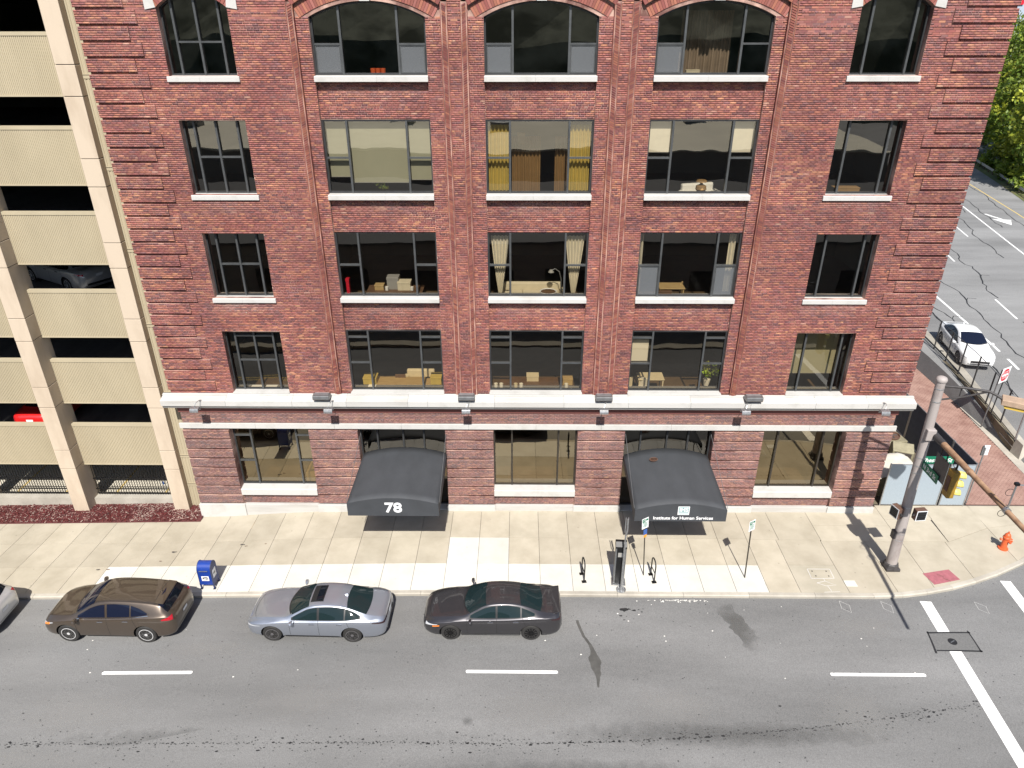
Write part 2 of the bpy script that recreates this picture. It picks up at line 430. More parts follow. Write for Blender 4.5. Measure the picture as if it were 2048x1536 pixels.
def text(name, body, size, mat, parent, mtx, align='CENTER', extrude=.004, offset=0, sx=1.0, shear=0):
    cu = bpy.data.curves.new(name, 'FONT'); cu.body = body; cu.size = size; cu.align_x = align; cu.align_y = 'CENTER'
    cu.extrude = extrude; cu.offset = offset; cu.resolution_u = 3; cu.shear = shear
    t = bpy.data.objects.new(name, cu); C.objects.link(t)
    dg = bpy.context.evaluated_depsgraph_get()
    me = bpy.data.meshes.new_from_object(t.evaluated_get(dg))
    bpy.data.objects.remove(t); bpy.data.curves.remove(cu)
    me.materials.clear(); me.materials.append(MATS[mat])
    o = bpy.data.objects.new(name, me); C.objects.link(o); o.parent = parent
    o.matrix_local = mtx @ Matrix.Diagonal((sx, 1, 1, 1))
    return o
def face_mtx(o, right, up):
    r = Vector(right).normalized(); u = Vector(up); u = (u - r * u.dot(r)).normalized(); n = r.cross(u)
    m = Matrix(((r.x, u.x, n.x), (r.y, u.y, n.y), (r.z, u.z, n.z))).to_4x4(); m.translation = Vector(o)
    return m
def copy_tree(o, parent=None):
    c = o.copy(); C.objects.link(c); c.parent = parent
    for ch in list(o.children): copy_tree(ch, c)
    return c
def vnoise(x, z, scale, seed):
    g = np.random.default_rng(seed).random((64, 64))
    u, v = np.asarray(x) / scale + 20, np.asarray(z) / scale + 20
    i, j = np.floor(u).astype(int), np.floor(v).astype(int); fu, fv = u - i, v - j
    fu = fu * fu * (3 - 2 * fu); fv = fv * fv * (3 - 2 * fv)
    G = lambda a, b: g[a % 64, b % 64]
    return (G(i, j) * (1 - fu) + G(i + 1, j) * fu) * (1 - fv) + (G(i, j + 1) * (1 - fu) + G(i + 1, j + 1) * fu) * fv
def H(x):
    """the street falls a little towards the left"""
    return -0.0215 * max(0.0, -x - 4.0)
def _ss(t):
    t = min(1.0, max(0.0, t)); return t * t * (3 - 2 * t)
def HS(x, y):
    """pavement level: it also dips towards the building at the left end"""
    return H(x) - .20 * _ss((-8.3 - x) / 5.5) * _ss((y + 4.6) / 4.2)

# ================================================================== THE SETTING
def ramp(y):
    t = min(1, max(0, (y + 2) / 17)); return 1.15 * t * t * (3 - 2 * t)
def road_z(x, y):
    return H(x) - .12 + (ramp(y) if x > 24.8 else 0)
def grid_sheet(name, xs, ys, zf, mats, pick=None):
    mb = MB(); nx = len(xs)
    vs = [(x, y, zf(x, y)) for y in ys for x in xs]
    fs = [(j * nx + i, j * nx + i + 1, (j + 1) * nx + i + 1, (j + 1) * nx + i) for j in range(len(ys) - 1) for i in range(nx - 1)]
    mb.add(vs, fs)
    if pick: mb.mi = [pick(sum(vs[k][0] for k in f) / 4, sum(vs[k][1] for k in f) / 4) for f in fs]
    o = mb.build(name, mats, fixn=False)
    return tag(o, kind='structure')
ground = MB().box(-900, 900, -900, 1200, -1.4, -1.2).build('ground', 'soil', fixn=False); tag(ground, kind='structure')
rx = [-70, -40, -24, -20, -16, -12, -8, -4, 0, 4, 8, 12, 16, 20, 24.6, 24.9] + list(range(26, 112, 4))
ry = [-17, -14, -11, -8, -5.02, -4.8, -3.5, -2, 0, 2, 4, 6, 8, 10, 12, 14, 16, 20, 26, 34, 44, 60, 80, 110, 150]
road = grid_sheet('road', rx, ry, lambda x, y: road_z(x, y) - (.7 if x < 10 and y > -4.9 else 0), ['asphalt', 'asphalt_street'], lambda x, y: 1 if (x > 24.8 and y > -3) else 0)

# kerb line of the near pavement (x, y)
KP = [(-70, -5.2), (13.4, -5.2), (14.5, -5.14), (15.5, -4.98), (16.6, -4.72), (17.7, -4.36), (18.8, -3.93), (20.2, -3.26), (21.4, -2.5), (22.5, -1.5), (23.5, -.2), (24.1, 1.2), (24.35, 3), (24.45, 5)]
def kerb_y(x):
    for a, b in zip(KP, KP[1:]):
        if a[0] <= x <= b[0]: return a[1] + (b[1] - a[1]) * (x - a[0]) / (b[0] - a[0])
    return KP[-1][1]
sidewalk = None
def pave():
    global sidewalk
    mb = MB()
    xs = [-40, -24, -16, -14, -12.5, -11, -9.5, -8, -4, 4, 13.4] ; poly = []
    # bed under the slabs
    for a, b in zip(xs, xs[1:]):
        for q, r_ in zip([-5.05, -3.6, -2.4, -1.2, 0], [-3.6, -2.4, -1.2, 0, .9]):
            mb.add([(a, q, HS(a, q) - .06), (b, q, HS(b, q) - .06), (b, r_, HS(b, r_) - .06), (a, r_, HS(a, r_) - .06)], [(0, 1, 2, 3)])
    pl = [(x, y + .12) for x, y in KP[1:]] + [(24.4, 17), (13.4, 17)]
    mb.add([(x, y, -.03) for x, y in pl], [tuple(range(len(pl)))])
    sidewalk = tag(mb.build('sidewalk', 'pole_dark'), kind='structure')
    g = .007
    def slab(poly, mat, th=.08):
        b = MB(); n = len(poly)
        top = [(x, y, HS(x, y)) for x, y in poly]; bot = [(x, y, HS(x, y) - th) for x, y in poly]
        b.add(top + bot, [tuple(range(n))] + [(i, n + i, n + (i + 1) % n, (i + 1) % n) for i in range(n)])
        return b.build('paving_slab', mat, sidewalk)
    def rect(x0, x1, y0, y1, mat): slab([(x0 + g, y0 + g), (x1 - g, y0 + g), (x1 - g, y1 - g), (x0 + g, y1 - g)], mat)
    dx = 1.243; x = -2.89 - 24 * dx
    while x < 9.4:
        x1 = min(x + dx, 9.52)
        if 9.52 - x1 < .4: x1 = 9.52
        xm = (x + x1) / 2
        new3 = -16.55 < xm < 9.6; patch = -2.95 < xm < -.4
        rect(x, x1, -5.03, -3.52, 'concrete_new' if new3 else 'concrete_tan')
        rect(x, x1, -3.52, -1.92, 'concrete_new' if patch else 'concrete_tan')
        rect(x, x1, -1.92, (-.46 if xm < -14.3 else .35), 'concrete_tan')
        x = x1
    # large corner slabs
    def low(x0, x1, y1, mat):
        pts = [x0] + [k[0] for k in KP if x0 < k[0] < x1] + [x1]
        pl = [(x0 + g, y1 - g)] + [(min(max(q, x0 + g), x1 - g), kerb_y(q) + .18) for q in pts] + [(x1 - g, y1 - g)]
        slab(pl, mat)
    rect(9.52, 10.85, -1.96, .35, 'concrete_tan'); low(9.52, 10.72, -1.96, 'concrete_tan')
    rect(10.85, 12.6, -1.96, .35, 'concrete_tan'); rect(10.72, 12.56, -3.5, -1.96, 'concrete_tan'); low(10.72, 12.56, -3.5, 'concrete_new2' if 'concrete_new2' in MATS else 'concrete_tan')
    rect(12.6, 15.86, -1.0, .35, 'concrete_tan'); rect(12.6, 15.86, -2.02, -1.0, 'concrete_tan'); low(12.56, 14.4, -2.02, 'concrete_tan'); low(14.4, 15.9, -2.02, 'concrete_tan')
    rect(15.86, 17.95, -.55, .45, 'concrete_tan'); rect(15.86, 17.85, -2.02, -.55, 'concrete_tan'); low(15.9, 17.7, -2.02, 'concrete_tan')
    slab([(17.95 + g, .45), (17.86 + g, -2.02), (20.0 - g, -1.1), (20.03 - g, .45)], 'concrete_tan')
    pts = [(17.86 + g, -2.04), (17.7 + g, -2.04), (17.7 + g, -4.2)] + [(k[0], k[1] + .18) for k in KP if 17.7 < k[0] < 20] + [(20.0 - g, kerb_y(20) + .18), (20 - g, -1.12)]
    slab(pts, 'concrete_tan')
    slab([(20.0 + g, .45), (20.0 + g, -1.1), (23.0, -.55), (23.75, .45)], 'concrete_tan')
    slab([(20.0 + g, -1.12)] + [(20.0 + g, kerb_y(20) + .18)] + [(k[0] - .05, k[1] + .18) for k in KP if 20 < k[0] < 23.2] + [(22.95, -.57)], 'concrete_tan')
    # kerb stones
    def kerb(a, b, n=1):
        d = Vector((b[0] - a[0], b[1] - a[1], 0)); nrm = Vector((-d.y, d.x, 0)).normalized() * .17; e = d.normalized() * .005
        vs = []
        for (p, s) in ((a, 1), (b, -1)):
            q = Vector((p[0], p[1], H(p[0]))) + e * s
            vs += [q + Vector((0, 0, -.3)), q + Vector((0, -.02, -.02)) , q + nrm * .15 + Vector((0, 0, .004)), q + nrm + Vector((0, 0, .004)), q + nrm + Vector((0, 0, -.3))]
        MB().add(vs, [(0, 1, 6, 5), (1, 2, 7, 6), (2, 3, 8, 7), (3, 4, 9, 8), (0, 4, 3, 2, 1), (5, 6, 7, 8, 9)]).build('kerb_stone', 'concrete_kerb', sidewalk)
    x = -41.0
    while x < 13.3:
        x1 = min(x + 2.486, 13.4); kerb((x, -5.2), (x1, -5.2)); x = x1
    for a, b in zip(KP[1:], KP[2:]): kerb(a, b)
m2 = concrete_mat('concrete_new2', (.44, .40, .32), (.36, .33, .26))
pave()

# brick pavers of the side-street pavement: too small to pick apart singly, one part
def paver_walk():
    vs = []; fs = []
    def right(y): return 24.5 + .07 * max(0, y - 4)
    y = .56; row = 0
    while y < 16.5:
        x = 20.02 + (.1 if row % 2 else 0)
        while x + .19 < right(y) - .25:
            n = len(vs); z = .004 + random.random() * .006
            a, b, c, d = x + .005, x + .195, y + .005, y + .095
            vs += [(a, c, z), (b, c, z), (b, d, z), (a, d, z), (a, c, -.02), (b, c, -.02), (b, d, -.02), (a, d, -.02)]
            fs += [(n, n + 1, n + 2, n + 3), (n, n + 4, n + 5, n + 1), (n + 1, n + 5, n + 6, n + 2), (n + 3, n + 2, n + 6, n + 7), (n, n + 3, n + 7, n + 4)]
            x += .2
        y += .1; row += 1
    me = bpy.data.meshes.new('paver_field'); me.from_pydata(vs, [], fs); me.materials.append(MATS['paver'])
    o = bpy.data.objects.new('paver_field', me); C.objects.link(o); o.parent = sidewalk
    o['kind'] = 'stuff'
    MB().add([(20.0, .5, -.012), (24.3, .5, -.012), (25.4, 17, -.012), (20.0, 17, -.012)], [(0, 1, 2, 3)]).build('paver_bed', 'paver_joint', sidewalk)
    # concrete edge strip along the foot of the retaining wall
    p = [(24.12, 1.6), (24.34, 4.2), (24.62, 8), (25.0, 12), (25.35, 17)]
    for a, b in zip(p, p[1:]):
        MB().add([(a[0] - .16, a[1], .02), (a[0] + .34, a[1], .02), (b[0] + .34, b[1], .02), (b[0] - .16, b[1], .02), (a[0] - .16, a[1], -.1), (b[0] - .16, b[1], -.1)], [(0, 1, 2, 3), (0, 3, 5, 4)]).build('kerb_stone', 'concrete_kerb', sidewalk)
paver_walk()

# ------------------------------------------------------------------ markings and marks on the road
def sheet(name, pts, mat, parent, lift=.004, zf=road_z):
    n = len(pts)
    return MB().add([(x, y, zf(x, y) + lift) for x, y in pts], [tuple(range(n))]).build(name, mat, parent)
def strip(name, path, wd, mat, parent, lift=.004, zf=road_z, jitter=0):
    vs = []; fs = []
    for i, (x, y) in enumerate(path):
        a = path[max(i - 1, 0)]; b = path[min(i + 1, len(path) - 1)]
        d = Vector((b[0] - a[0], b[1] - a[1])).normalized(); nn = Vector((-d.y, d.x)) * wd / 2 * (1 + random.uniform(-jitter, jitter))
        for s in (1, -1):
            q = (x + nn.x * s, y + nn.y * s); vs.append((q[0], q[1], zf(*q) + lift))
    for i in range(len(path) - 1): fs.append((2 * i, 2 * i + 1, 2 * i + 3, 2 * i + 2))
    return MB().add(vs, fs).build(name, mat, parent)
for a, b in ((-14.12, -11.02), (-1.77, 1.33), (10.42, 13.6)):
    y = -8.70
    sheet('lane_marking', [(a + .03, y - .065), (b - .03, y - .065), (b, y - .02), (b, y + .03), (b - .04, y + .065), (a + .04, y + .065), (a, y + .02)], 'lane_white', road)
strip('stop_line', [(15.28, -5.32), (15.1, -8), (14.8, -12.6), (14.55, -16.2)], .42, 'lane_white', road)
strip('crossing_line', [(18.93, -4.2), (18.75, -7), (18.2, -16.2)], .40, 'lane_white', road)
for y in (-12.7, -12.98): strip('centre_line', [(-40, y), (-12, y), (14.2, y)], .11, 'lane_yellow', road)
sheet('utility_cut', [(14.6, -6.86), (16.04, -6.84), (15.98, -7.68), (14.44, -7.66)], 'patch_asphalt', road, .006)
for a, b in (((14.56, -6.86), (16.1, -6.84)), ((16.05, -6.75), (16.0, -7.72)), ((16.06, -7.68), (14.5, -7.66)), ((14.6, -6.8), (14.42, -7.78))):
    strip('tar_seal', [a, ((a[0] + b[0]) / 2 + .01, (a[1] + b[1]) / 2 + .01), b], .055, 'tar', road, .009, jitter=.3)
mb = MB().lathe([(.15, 0), (.15, .006), (.135, .006)], 20); mb.box(-.1, .1, -.02, .02, .004, .0075, 1)
mh = mb.build('valve_cover', ['iron', 'grey_metal'], road); mh.location = (15.25, -7.26, -.111); mh.rotation_euler = (0, 0, .5)
def blob(path, wd, mat, lift, seed):
    """spilled liquid: a smooth irregular outline along a path"""
    rr = random.Random(seed); L = []; Rr = []
    n = len(path)
    for i, ((x, y), ww) in enumerate(zip(path, wd)):
        a = path[max(i - 1, 0)]; b = path[min(i + 1, n - 1)]
        d = Vector((b[0] - a[0], b[1] - a[1])).normalized(); nn = Vector((-d.y, d.x))
        L.append((x + nn.x * ww * rr.uniform(.7, 1.2), y + nn.y * ww * rr.uniform(.7, 1.2)))
        Rr.append((x - nn.x * ww * rr.uniform(.7, 1.2), y - nn.y * ww * rr.uniform(.7, 1.2)))
    mbb = MB(); vs = []
    for l, r_ in zip(L, Rr): vs += [l, r_]
    mbb.add([(x, y, road_z(x, y) + lift) for x, y in vs], [(2 * i, 2 * i + 1, 2 * i + 3, 2 * i + 2) for i in range(n - 1)])
    return mbb.build('stain', mat, road)
def lerp_path(P, k):
    out = []
    for a, b in zip(P, P[1:]):
        for t in range(k): out.append((a[0] + (b[0] - a[0]) * t / k, a[1] + (b[1] - a[1]) * t / k))
    return out + [P[-1]]
p = lerp_path([(2.13, -6.38), (2.17, -6.6), (2.32, -7.15), (2.5, -7.5), (2.6, -7.85), (2.62, -8.3), (2.66, -8.75), (2.63, -9.3)], 4)
wdt = np.interp(np.linspace(0, 1, len(p)), [0, .08, .4, .55, .65, .8, .9, 1], [.06, .05, .05, .07, .2, .17, .06, .03])
blob(p, wdt, 'stain_dark', .003, 3)
p = lerp_path([(7.45, -5.4), (7.9, -6.4), (8.2, -7.2), (8.35, -7.9)], 6)
blob(p, np.interp(np.linspace(0, 1, len(p)), [0, .5, .9, 1], [.35, .36, .42, .2]), 'stain_soft', .003, 5)
rr = random.Random(5)
for (x, y, r_) in [(3.9, -5.85, .16), (4.1, -5.82, .07), (4.28, -5.88, .09), (4.45, -5.84, .04), (4.55, -5.95, .05), (4.62, -5.8, .03), (3.75, -6.15, .06), (3.85, -6.35, .04), (4.2, -6.3, .03), (-9.1, -6.2, .12), (-9.0, -5.95, .2), (-3.3, -6.35, .05)]:
    pts = [(x + r_ * rr.uniform(.6, 1.3) * math.cos(t), y + r_ * .55 * rr.uniform(.5, 1.3) * math.sin(t)) for t in [k * math.pi / 6 for k in range(12)]]
    sheet('stain', pts, 'tar' if x > 3 and r_ < .2 else 'stain_soft', road, .0035)
for (x, y, a, b, mt) in [(-14, -10.2, 2.6, 1.0, 'pale_patch'), (-7, -9.9, 2.2, .9, 'pale_patch'), (.5, -10.2, 2.0, 1.0, 'pale_patch'), (5, -10, 1.8, .9, 'pale_patch'), (10.6, -10.2, 1.5, 1.3, 'pale_patch'), (-3.5, -7.6, 3.0, .6, 'pale_patch'), (-11, -7.7, 2.5, .5, 'pale_patch'), (12.4, -6.6, 1.6, .6, 'pale_patch'), (-8, -11.2, 7, .45, 'stain_grime'), (6, -11.0, 6, .5, 'stain_grime'), (-1.6, -10.6, .22, .2, 'stain_grime'), (-16, -11.9, 4, .6, 'pale_patch'), (2, -12.3, 5, .5, 'stain_grime')]:
    sheet('stain', [(x + a * math.cos(k * math.pi / 12), y + b * math.sin(k * math.pi / 12)) for k in range(24)], mt, road, .0022 if mt == 'pale_patch' else .0026)  # pale and dark soft-edged ovals on the asphalt
# long broken crack and grime line that sweeps across the near lane
mb = MB()
def crack_y(x):
    return -11.35 + (.0 if x < -1 else .010 * (x + 1) ** 2 * .62)
for k in range(1500):
    x = rr.uniform(-17, 15); dens = .09 + .12 * rr.random()
    y = crack_y(x) + rr.gauss(0, dens) * (1 if rr.random() < .75 else 3.2)
    if rr.random() < .42: y = crack_y(x) + rr.gauss(0, .018)
    if y < -15 or y > -6: continue
    r_ = rr.uniform(.006, .022) * (2 if rr.random() < .08 else 1)
    pts = [(x + r_ * rr.uniform(.8, 2.2) * math.cos(t), y + r_ * rr.uniform(.5, 1.1) * math.sin(t)) for t in [q * math.pi / 2.5 for q in range(5)]]
    mb.add([(a, b, road_z(a, b) + .003) for a, b in pts], [tuple(range(5))])
for k in range(420):
    x = rr.uniform(-20, 20); y = rr.uniform(-14.5, -5.4); r_ = rr.uniform(.008, .026)
    pts = [(x + r_ * rr.uniform(.7, 1.6) * math.cos(t), y + r_ * rr.uniform(.5, 1.1) * math.sin(t)) for t in [q * math.pi / 2.5 for q in range(5)]]
    mb.add([(a, b, road_z(a, b) + .003) for a, b in pts], [tuple(range(5))])
o = mb.build('road_debris', 'tar', road, fixn=False); o['kind'] = 'stuff'
mb = MB()
for k in range(90):
    x = rr.gauss(6.0, .5) if k < 60 else rr.uniform(-16, 14); y = -5.33 - abs(rr.gauss(0, .05)) if k < 60 else rr.uniform(-9, -5.5)
    r_ = rr.uniform(.012, .03)
    mb.add([(x + r_ * math.cos(t) * 1.3, y + r_ * math.sin(t), road_z(x, y) + .006) for t in (0, 1.6, 3.2, 4.6)], [(0, 1, 2, 3)])
o = mb.build('litter', 'pot_white', road, fixn=False); o['kind'] = 'stuff'
# locator chalk on the asphalt by the kerb
for x in (12.05, 13.6, 15.15, 17.1):
    q = [(x, -5.33), (x + .3, -5.55), (x + .22, -5.92), (x - .05, -5.7), (x, -5.33)]
    strip('chalk_mark', q, .010, 'chalk', road, .004)
# side street
for P, wd, mt in [([(28.3, 4), (29.2, 11), (30.8, 24.6), (33.5, 36), (45, 92)], .16, 'lane_white'),
                  ([(42.1, 28), (44.9, 39.4), (49.4, 57.3), (58, 94)], .15, 'lane_white'),
                  ([(50.3, 42), (52.2, 49.7), (56.4, 68.6), (62, 94)], .14, 'lane_yellow')]:
    strip('lane_marking', lerp_path(P, 6), wd, mt, road)
for a, b in (((34.0, 20.1), (34.75, 23.9)), ((42.1, 40.7), (43.2, 45.4)), ((36.7, 33), (37.6, 37)), ((45.6, 55), (46.6, 59.5))):
    strip('lane_marking', lerp_path([a, b], 4), .13, 'lane_white', road)
strip('turn_arrow', [(48.7, 49.4), (48.9, 48.2), (49.15, 47.2)], .3, 'lane_white', road)
sheet('turn_arrow', [(48.2, 47.3), (49.9, 46.9), (48.75, 44.9)], 'lane_white', road)
rr = random.Random(9)
for (x0, y0, x1, y1) in [(33.0, 28, 30.6, 12), (30.1, 24, 27.6, 9.6), (38.5, 38, 35.0, 24.2), (34.2, 19.6, 31.6, 8), (45.5, 52, 41.5, 34), (52, 64, 47, 44), (55.5, 66, 49, 42), (47, 50, 49.5, 57), (31.0, 33, 28.2, 18.5)]:
    n = 26; pts = []; off = 0
    for k in range(n + 1):
        off = off * .8 + rr.gauss(0, .13); t = k / n
        pts.append((x0 + (x1 - x0) * t + off, y0 + (y1 - y0) * t))
    strip('tar_seal', pts, .085, 'tar', road, .006, jitter=.35)
    if rr.random() < .6:
        k = rr.randint(5, 20); q = pts[k]
        strip('tar_seal', [q, (q[0] + .35, q[1] + .5), (q[0] + .9, q[1] + .35)], .06, 'tar', road, .005)

# marks and covers in the pavement
flat = lambda x, y: 0.0
sheet('tactile_mat', [(15.83, -3.94), (16.97, -3.70), (17.12, -4.27), (15.98, -4.56)], 'red_mat', sidewalk, .006, flat)
strip('mat_crack', [(16.35, -4.0), (16.55, -4.1), (16.5, -4.2), (16.7, -4.35)], .02, 'rust_dark', sidewalk, .009, flat)
box('handhole_cover', 'concrete_new2', 11.40, 12.26, -4.24, -3.74, -.02, .008, sidewalk)
for a, b in (((11.4, -3.73), (12.27, -3.73)), ((12.28, -3.73), (12.26, -4.25)), ((12.26, -4.26), (11.38, -4.26)), ((11.38, -4.26), (11.4, -3.73))):
    strip('chalk_mark', [a, b], .02, 'chalk', sidewalk, .011, flat)
for q in ([(11.5, -4.5), (11.85, -4.4), (12.2, -4.62), (11.8, -4.66), (11.5, -4.5)], [(11.85, -4.26), (11.85, -4.4)], [(11.85, -4.66), (11.9, -4.95)], [(11.6, -5.0), (12.2, -4.97)]):
    strip('chalk_mark', q, .018, 'chalk', sidewalk, .005, flat)
for p0 in ((11.55, -3.85), (12.1, -4.12), (12.1, -3.85), (11.6, -4.12)):
    box('cover_bolt', 'iron', p0[0] - .025, p0[0] + .025, p0[1] - .025, p0[1] + .025, .008, .012, sidewalk)
box('valve_box_lid', 'concrete_new', 12.57, 13.0, -4.68, -4.36, -.02, .007, sidewalk)
pts = [(-12.6, -.3), (-12.1, -.5), (-11.7, -.75), (-12.2, -1.0), (-12.8, -1.35), (-13.3, -1.75), (-13.45, -1.5), (-13.1, -1.05), (-12.8, -.7)]
sheet('rust_stain', [(x + .8, y) for x, y in pts], 'rust_stain', sidewalk, .010, HS)
rr = random.Random(3)
for (x, y, r_) in [(-18.2, -1.1, .1), (-14.3, -2.6, .1), (-14.6, -3.2, .05), (-11.6, -2.2, .1), (-11.4, -2.3, .06), (-10.6, -2.2, .05), (-16.9, -3.7, .08), (-16.5, -3.7, .07)]:
    sheet('stain', [(x + r_ * rr.uniform(.5, 1.5) * math.cos(t), y + r_ * .5 * rr.uniform(.5, 1.3) * math.sin(t)) for t in [k * math.pi / 5 for k in range(10)]], 'pole_dark' if r_ > .07 else 'rust_dark', sidewalk, .010, HS)

# ================================================================== THE BRICK BUILDING
bld = empty('brick_building', (0, 0, 0), 0, 'five-storey dark red brick building with white stone cornice and arched top windows', 'building')
CO = .0677; BL = .2134; JT = .0095
BR = []            # x0,x1,z0,z1,yfront
PAL = np.array((1.08, 1.06, 1.06)) * np.array([(.205, .072, .056), (.185, .060, .052), (.150, .052, .050), (.105, .042, .044), (.255, .100, .066), (.325, .145, .085), (.150, .066, .068), (.235, .090, .075), (.30, .16, .12)])
def brick_col(x, z, seedoff=0, gf=False):
    n = len(x)
    a = vnoise(x, z * 1.6, 1.7, 5 + seedoff); b = vnoise(x, z * 2.2, .75, 9); c = vnoise(x * .8, z * 2, 2.6, 21)
    wts = np.stack([np.full(n, 1.25), np.full(n, 1.05), .4 + 1.3 * b, .15 + 1.1 * np.clip(b - .35, 0, 1) * 2, .3 + 1.3 * a, .05 + 1.1 * np.clip(a - .35, 0, 1) * c * 2,
                    .15 + 1.2 * np.clip(.75 - a, 0, 1) * b, .35 + .9 * c, .03 + .8 * np.clip(c - .55, 0, 1) * np.clip((z - 8) / 10, .2, 1.4)], 1)
    wts /= wts.sum(1, keepdims=True); cum = wts.cumsum(1); r = RNG.random((n, 1))
    idx = np.minimum((r > cum).sum(1), len(PAL) - 1)
    col = PAL[idx] * RNG.uniform(.86, 1.16, (n, 1)) * RNG.uniform(.95, 1.05, (n, 3))
    col *= (.88 + .30 * vnoise(x, z, 2.3, 33))[:, None]
    st = vnoise(x, z * 7, 1.1, 71)[:, None]; s2 = vnoise(x, z * 5, 2.2, 72)[:, None]
    col = col * (1 + (st - .5) * np.array([.26, .30, .24])) * (1 + (s2 - .5) * np.array([.22, .16, .06]))
    col = col * .95 + col.mean(0) * .12 + np.array([.010, .011, .011])
    # paler, greyer brick towards the top storey
    t = np.clip((z - 15.5) / 5, 0, 1)[:, None] * .30
    col = col * (1 - t) + (col * 1.3 + np.array([.035, .025, .022])) * t
    if gf:
        col = col * .66 + np.array([.068, .066, .063])
    return col
def courses(x0, x1, z0, z1, y, openings=(), out=BR, bond=0):
    k0 = int(round(z0 / CO)); k1 = int(round(z1 / CO))
    for k in range(k0, k1):
        za, zb = k * CO + JT / 2, (k + 1) * CO - JT / 2; zm = (za + zb) / 2
        iv = [(x0, x1)]
        for (a, b, c, d) in openings:
            if c < zm < d:
                nv = []
                for (p, q) in iv:
                    if b <= p or a >= q: nv.append((p, q)); continue
                    if a > p: nv.append((p, a))
                    if b < q: nv.append((b, q))
                iv = nv
        header = (k % 6 == 0)
        L = BL / 2 if header else BL
        off = (.5 * BL if (k + bond) % 2 else 0) + .013 * ((k * 7) % 5)
        for (p, q) in iv:
            i = math.floor((p - off) / L); xx = off + i * L
            while xx < q:
                a = max(xx, p) + JT / 2; b = min(xx + L, q) - JT / 2
                if b - a > .015: out.append((a, b, za, zb, y))
                xx += L
def bricks_mesh(name, arr, parent, depth=.012, gf=False, stuff=True, cols=None):
    A = np.array(arr); n = len(A)
    y0 = A[:, 4] + RNG.uniform(-.0015, .0025, n); y1 = A[:, 4] + depth
    V = np.empty((n, 8, 3))
    for i, (a, b, c) in enumerate([(0, 2, 0), (1, 2, 0), (1, 3, 0), (0, 3, 0), (0, 2, 1), (1, 2, 1), (1, 3, 1), (0, 3, 1)]):
        V[:, i, 0] = A[:, a]; V[:, i, 2] = A[:, b]; V[:, i, 1] = y1 if c else y0
    F = np.array([(0, 1, 2, 3), (3, 2, 6, 7), (1, 5, 6, 2), (0, 3, 7, 4), (0, 4, 5, 1)])
    idx = (np.arange(n)[:, None, None] * 8 + F[None]).reshape(-1)
    me = bpy.data.meshes.new(name)
    me.vertices.add(n * 8); me.vertices.foreach_set('co', V.reshape(-1))
    me.loops.add(n * 20); me.loops.foreach_set('vertex_index', idx.astype(np.int32))
    me.polygons.add(n * 5); me.polygons.foreach_set('loop_start', np.arange(0, n * 20, 4, dtype=np.int32))
    me.update(calc_edges=True)
    if cols is None: cols = brick_col((A[:, 0] + A[:, 1]) / 2, (A[:, 2] + A[:, 3]) / 2, gf=gf)
    at = me.color_attributes.new('col', 'FLOAT_COLOR', 'CORNER')
    c4 = np.concatenate([cols, np.ones((n, 1))], 1); at.data.foreach_set('color', np.repeat(c4, 20, 0).astype(np.float32).reshape(-1))
    me.materials.append(MATS['brick'])
    o = bpy.data.objects.new(name, me); C.objects.link(o); o.parent = parent
    if stuff: o['kind'] = 'stuff'
    return o
def tint_faces(o, per, seed, pal=(0, 0, 1, 4, 4, 7), gain=1.15):
    rr_ = random.Random(seed); n = len(o.data.polygons)
    at = o.data.color_attributes.new('col', 'FLOAT_COLOR', 'CORNER')
    c = np.ones((len(o.data.loops), 4), np.float32)
    for p in o.data.polygons:
        if p.index % per == 0: cur = PAL[rr_.choice(pal)] * rr_.uniform(.85, 1.15) * gain
        c[p.loop_start:p.loop_start + p.loop_total, :3] = cur
    at.data.foreach_set('color', c.reshape(-1))
def wall_cells(mb, x0, x1, z0, z1, y0, y1, openings=()):
    xs = sorted({x0, x1} | {v for o in openings for v in o[:2] if x0 < v < x1}); zs = sorted({z0, z1} | {v for o in openings for v in o[2:] if z0 < v < z1})
    for a, b in zip(xs, xs[1:]):
        run = None
        for c, d in zip(zs, zs[1:]):
            xm, zm = (a + b) / 2, (c + d) / 2
            solid = not any(o[0] < xm < o[1] and o[2] < zm < o[3] for o in openings)
            if solid: run = (run[0], d) if run else (c, d)
            if (not solid or d == zs[-1]) and run:
                mb.box(a, b, y0, y1, run[0], run[1]); run = None

ROWS = [(5.80, 8.51), (9.91, 12.41), (13.80, 16.30)]
SILL5 = 17.69
WA, WB, WC = (-6.82, -3.07), (-1.19, 2.52), (4.40, 8.13)
WL, WR = (-11.63, -9.36), (10.76, 13.03)
XL, XR = -14.22, 15.62
TOP = 23.0; ZB = 5.6
SPR, CROWN = 19.42, 19.88                        # springing and crown of the wide arches
NSPR = 19.70
def arch(xa, xb, spr, rise):
    hw = (xb - xa) / 2; Rr = (hw * hw + rise * rise) / (2 * rise)
    return (xa + xb) / 2, spr + rise - Rr, Rr, math.asin(hw / Rr)
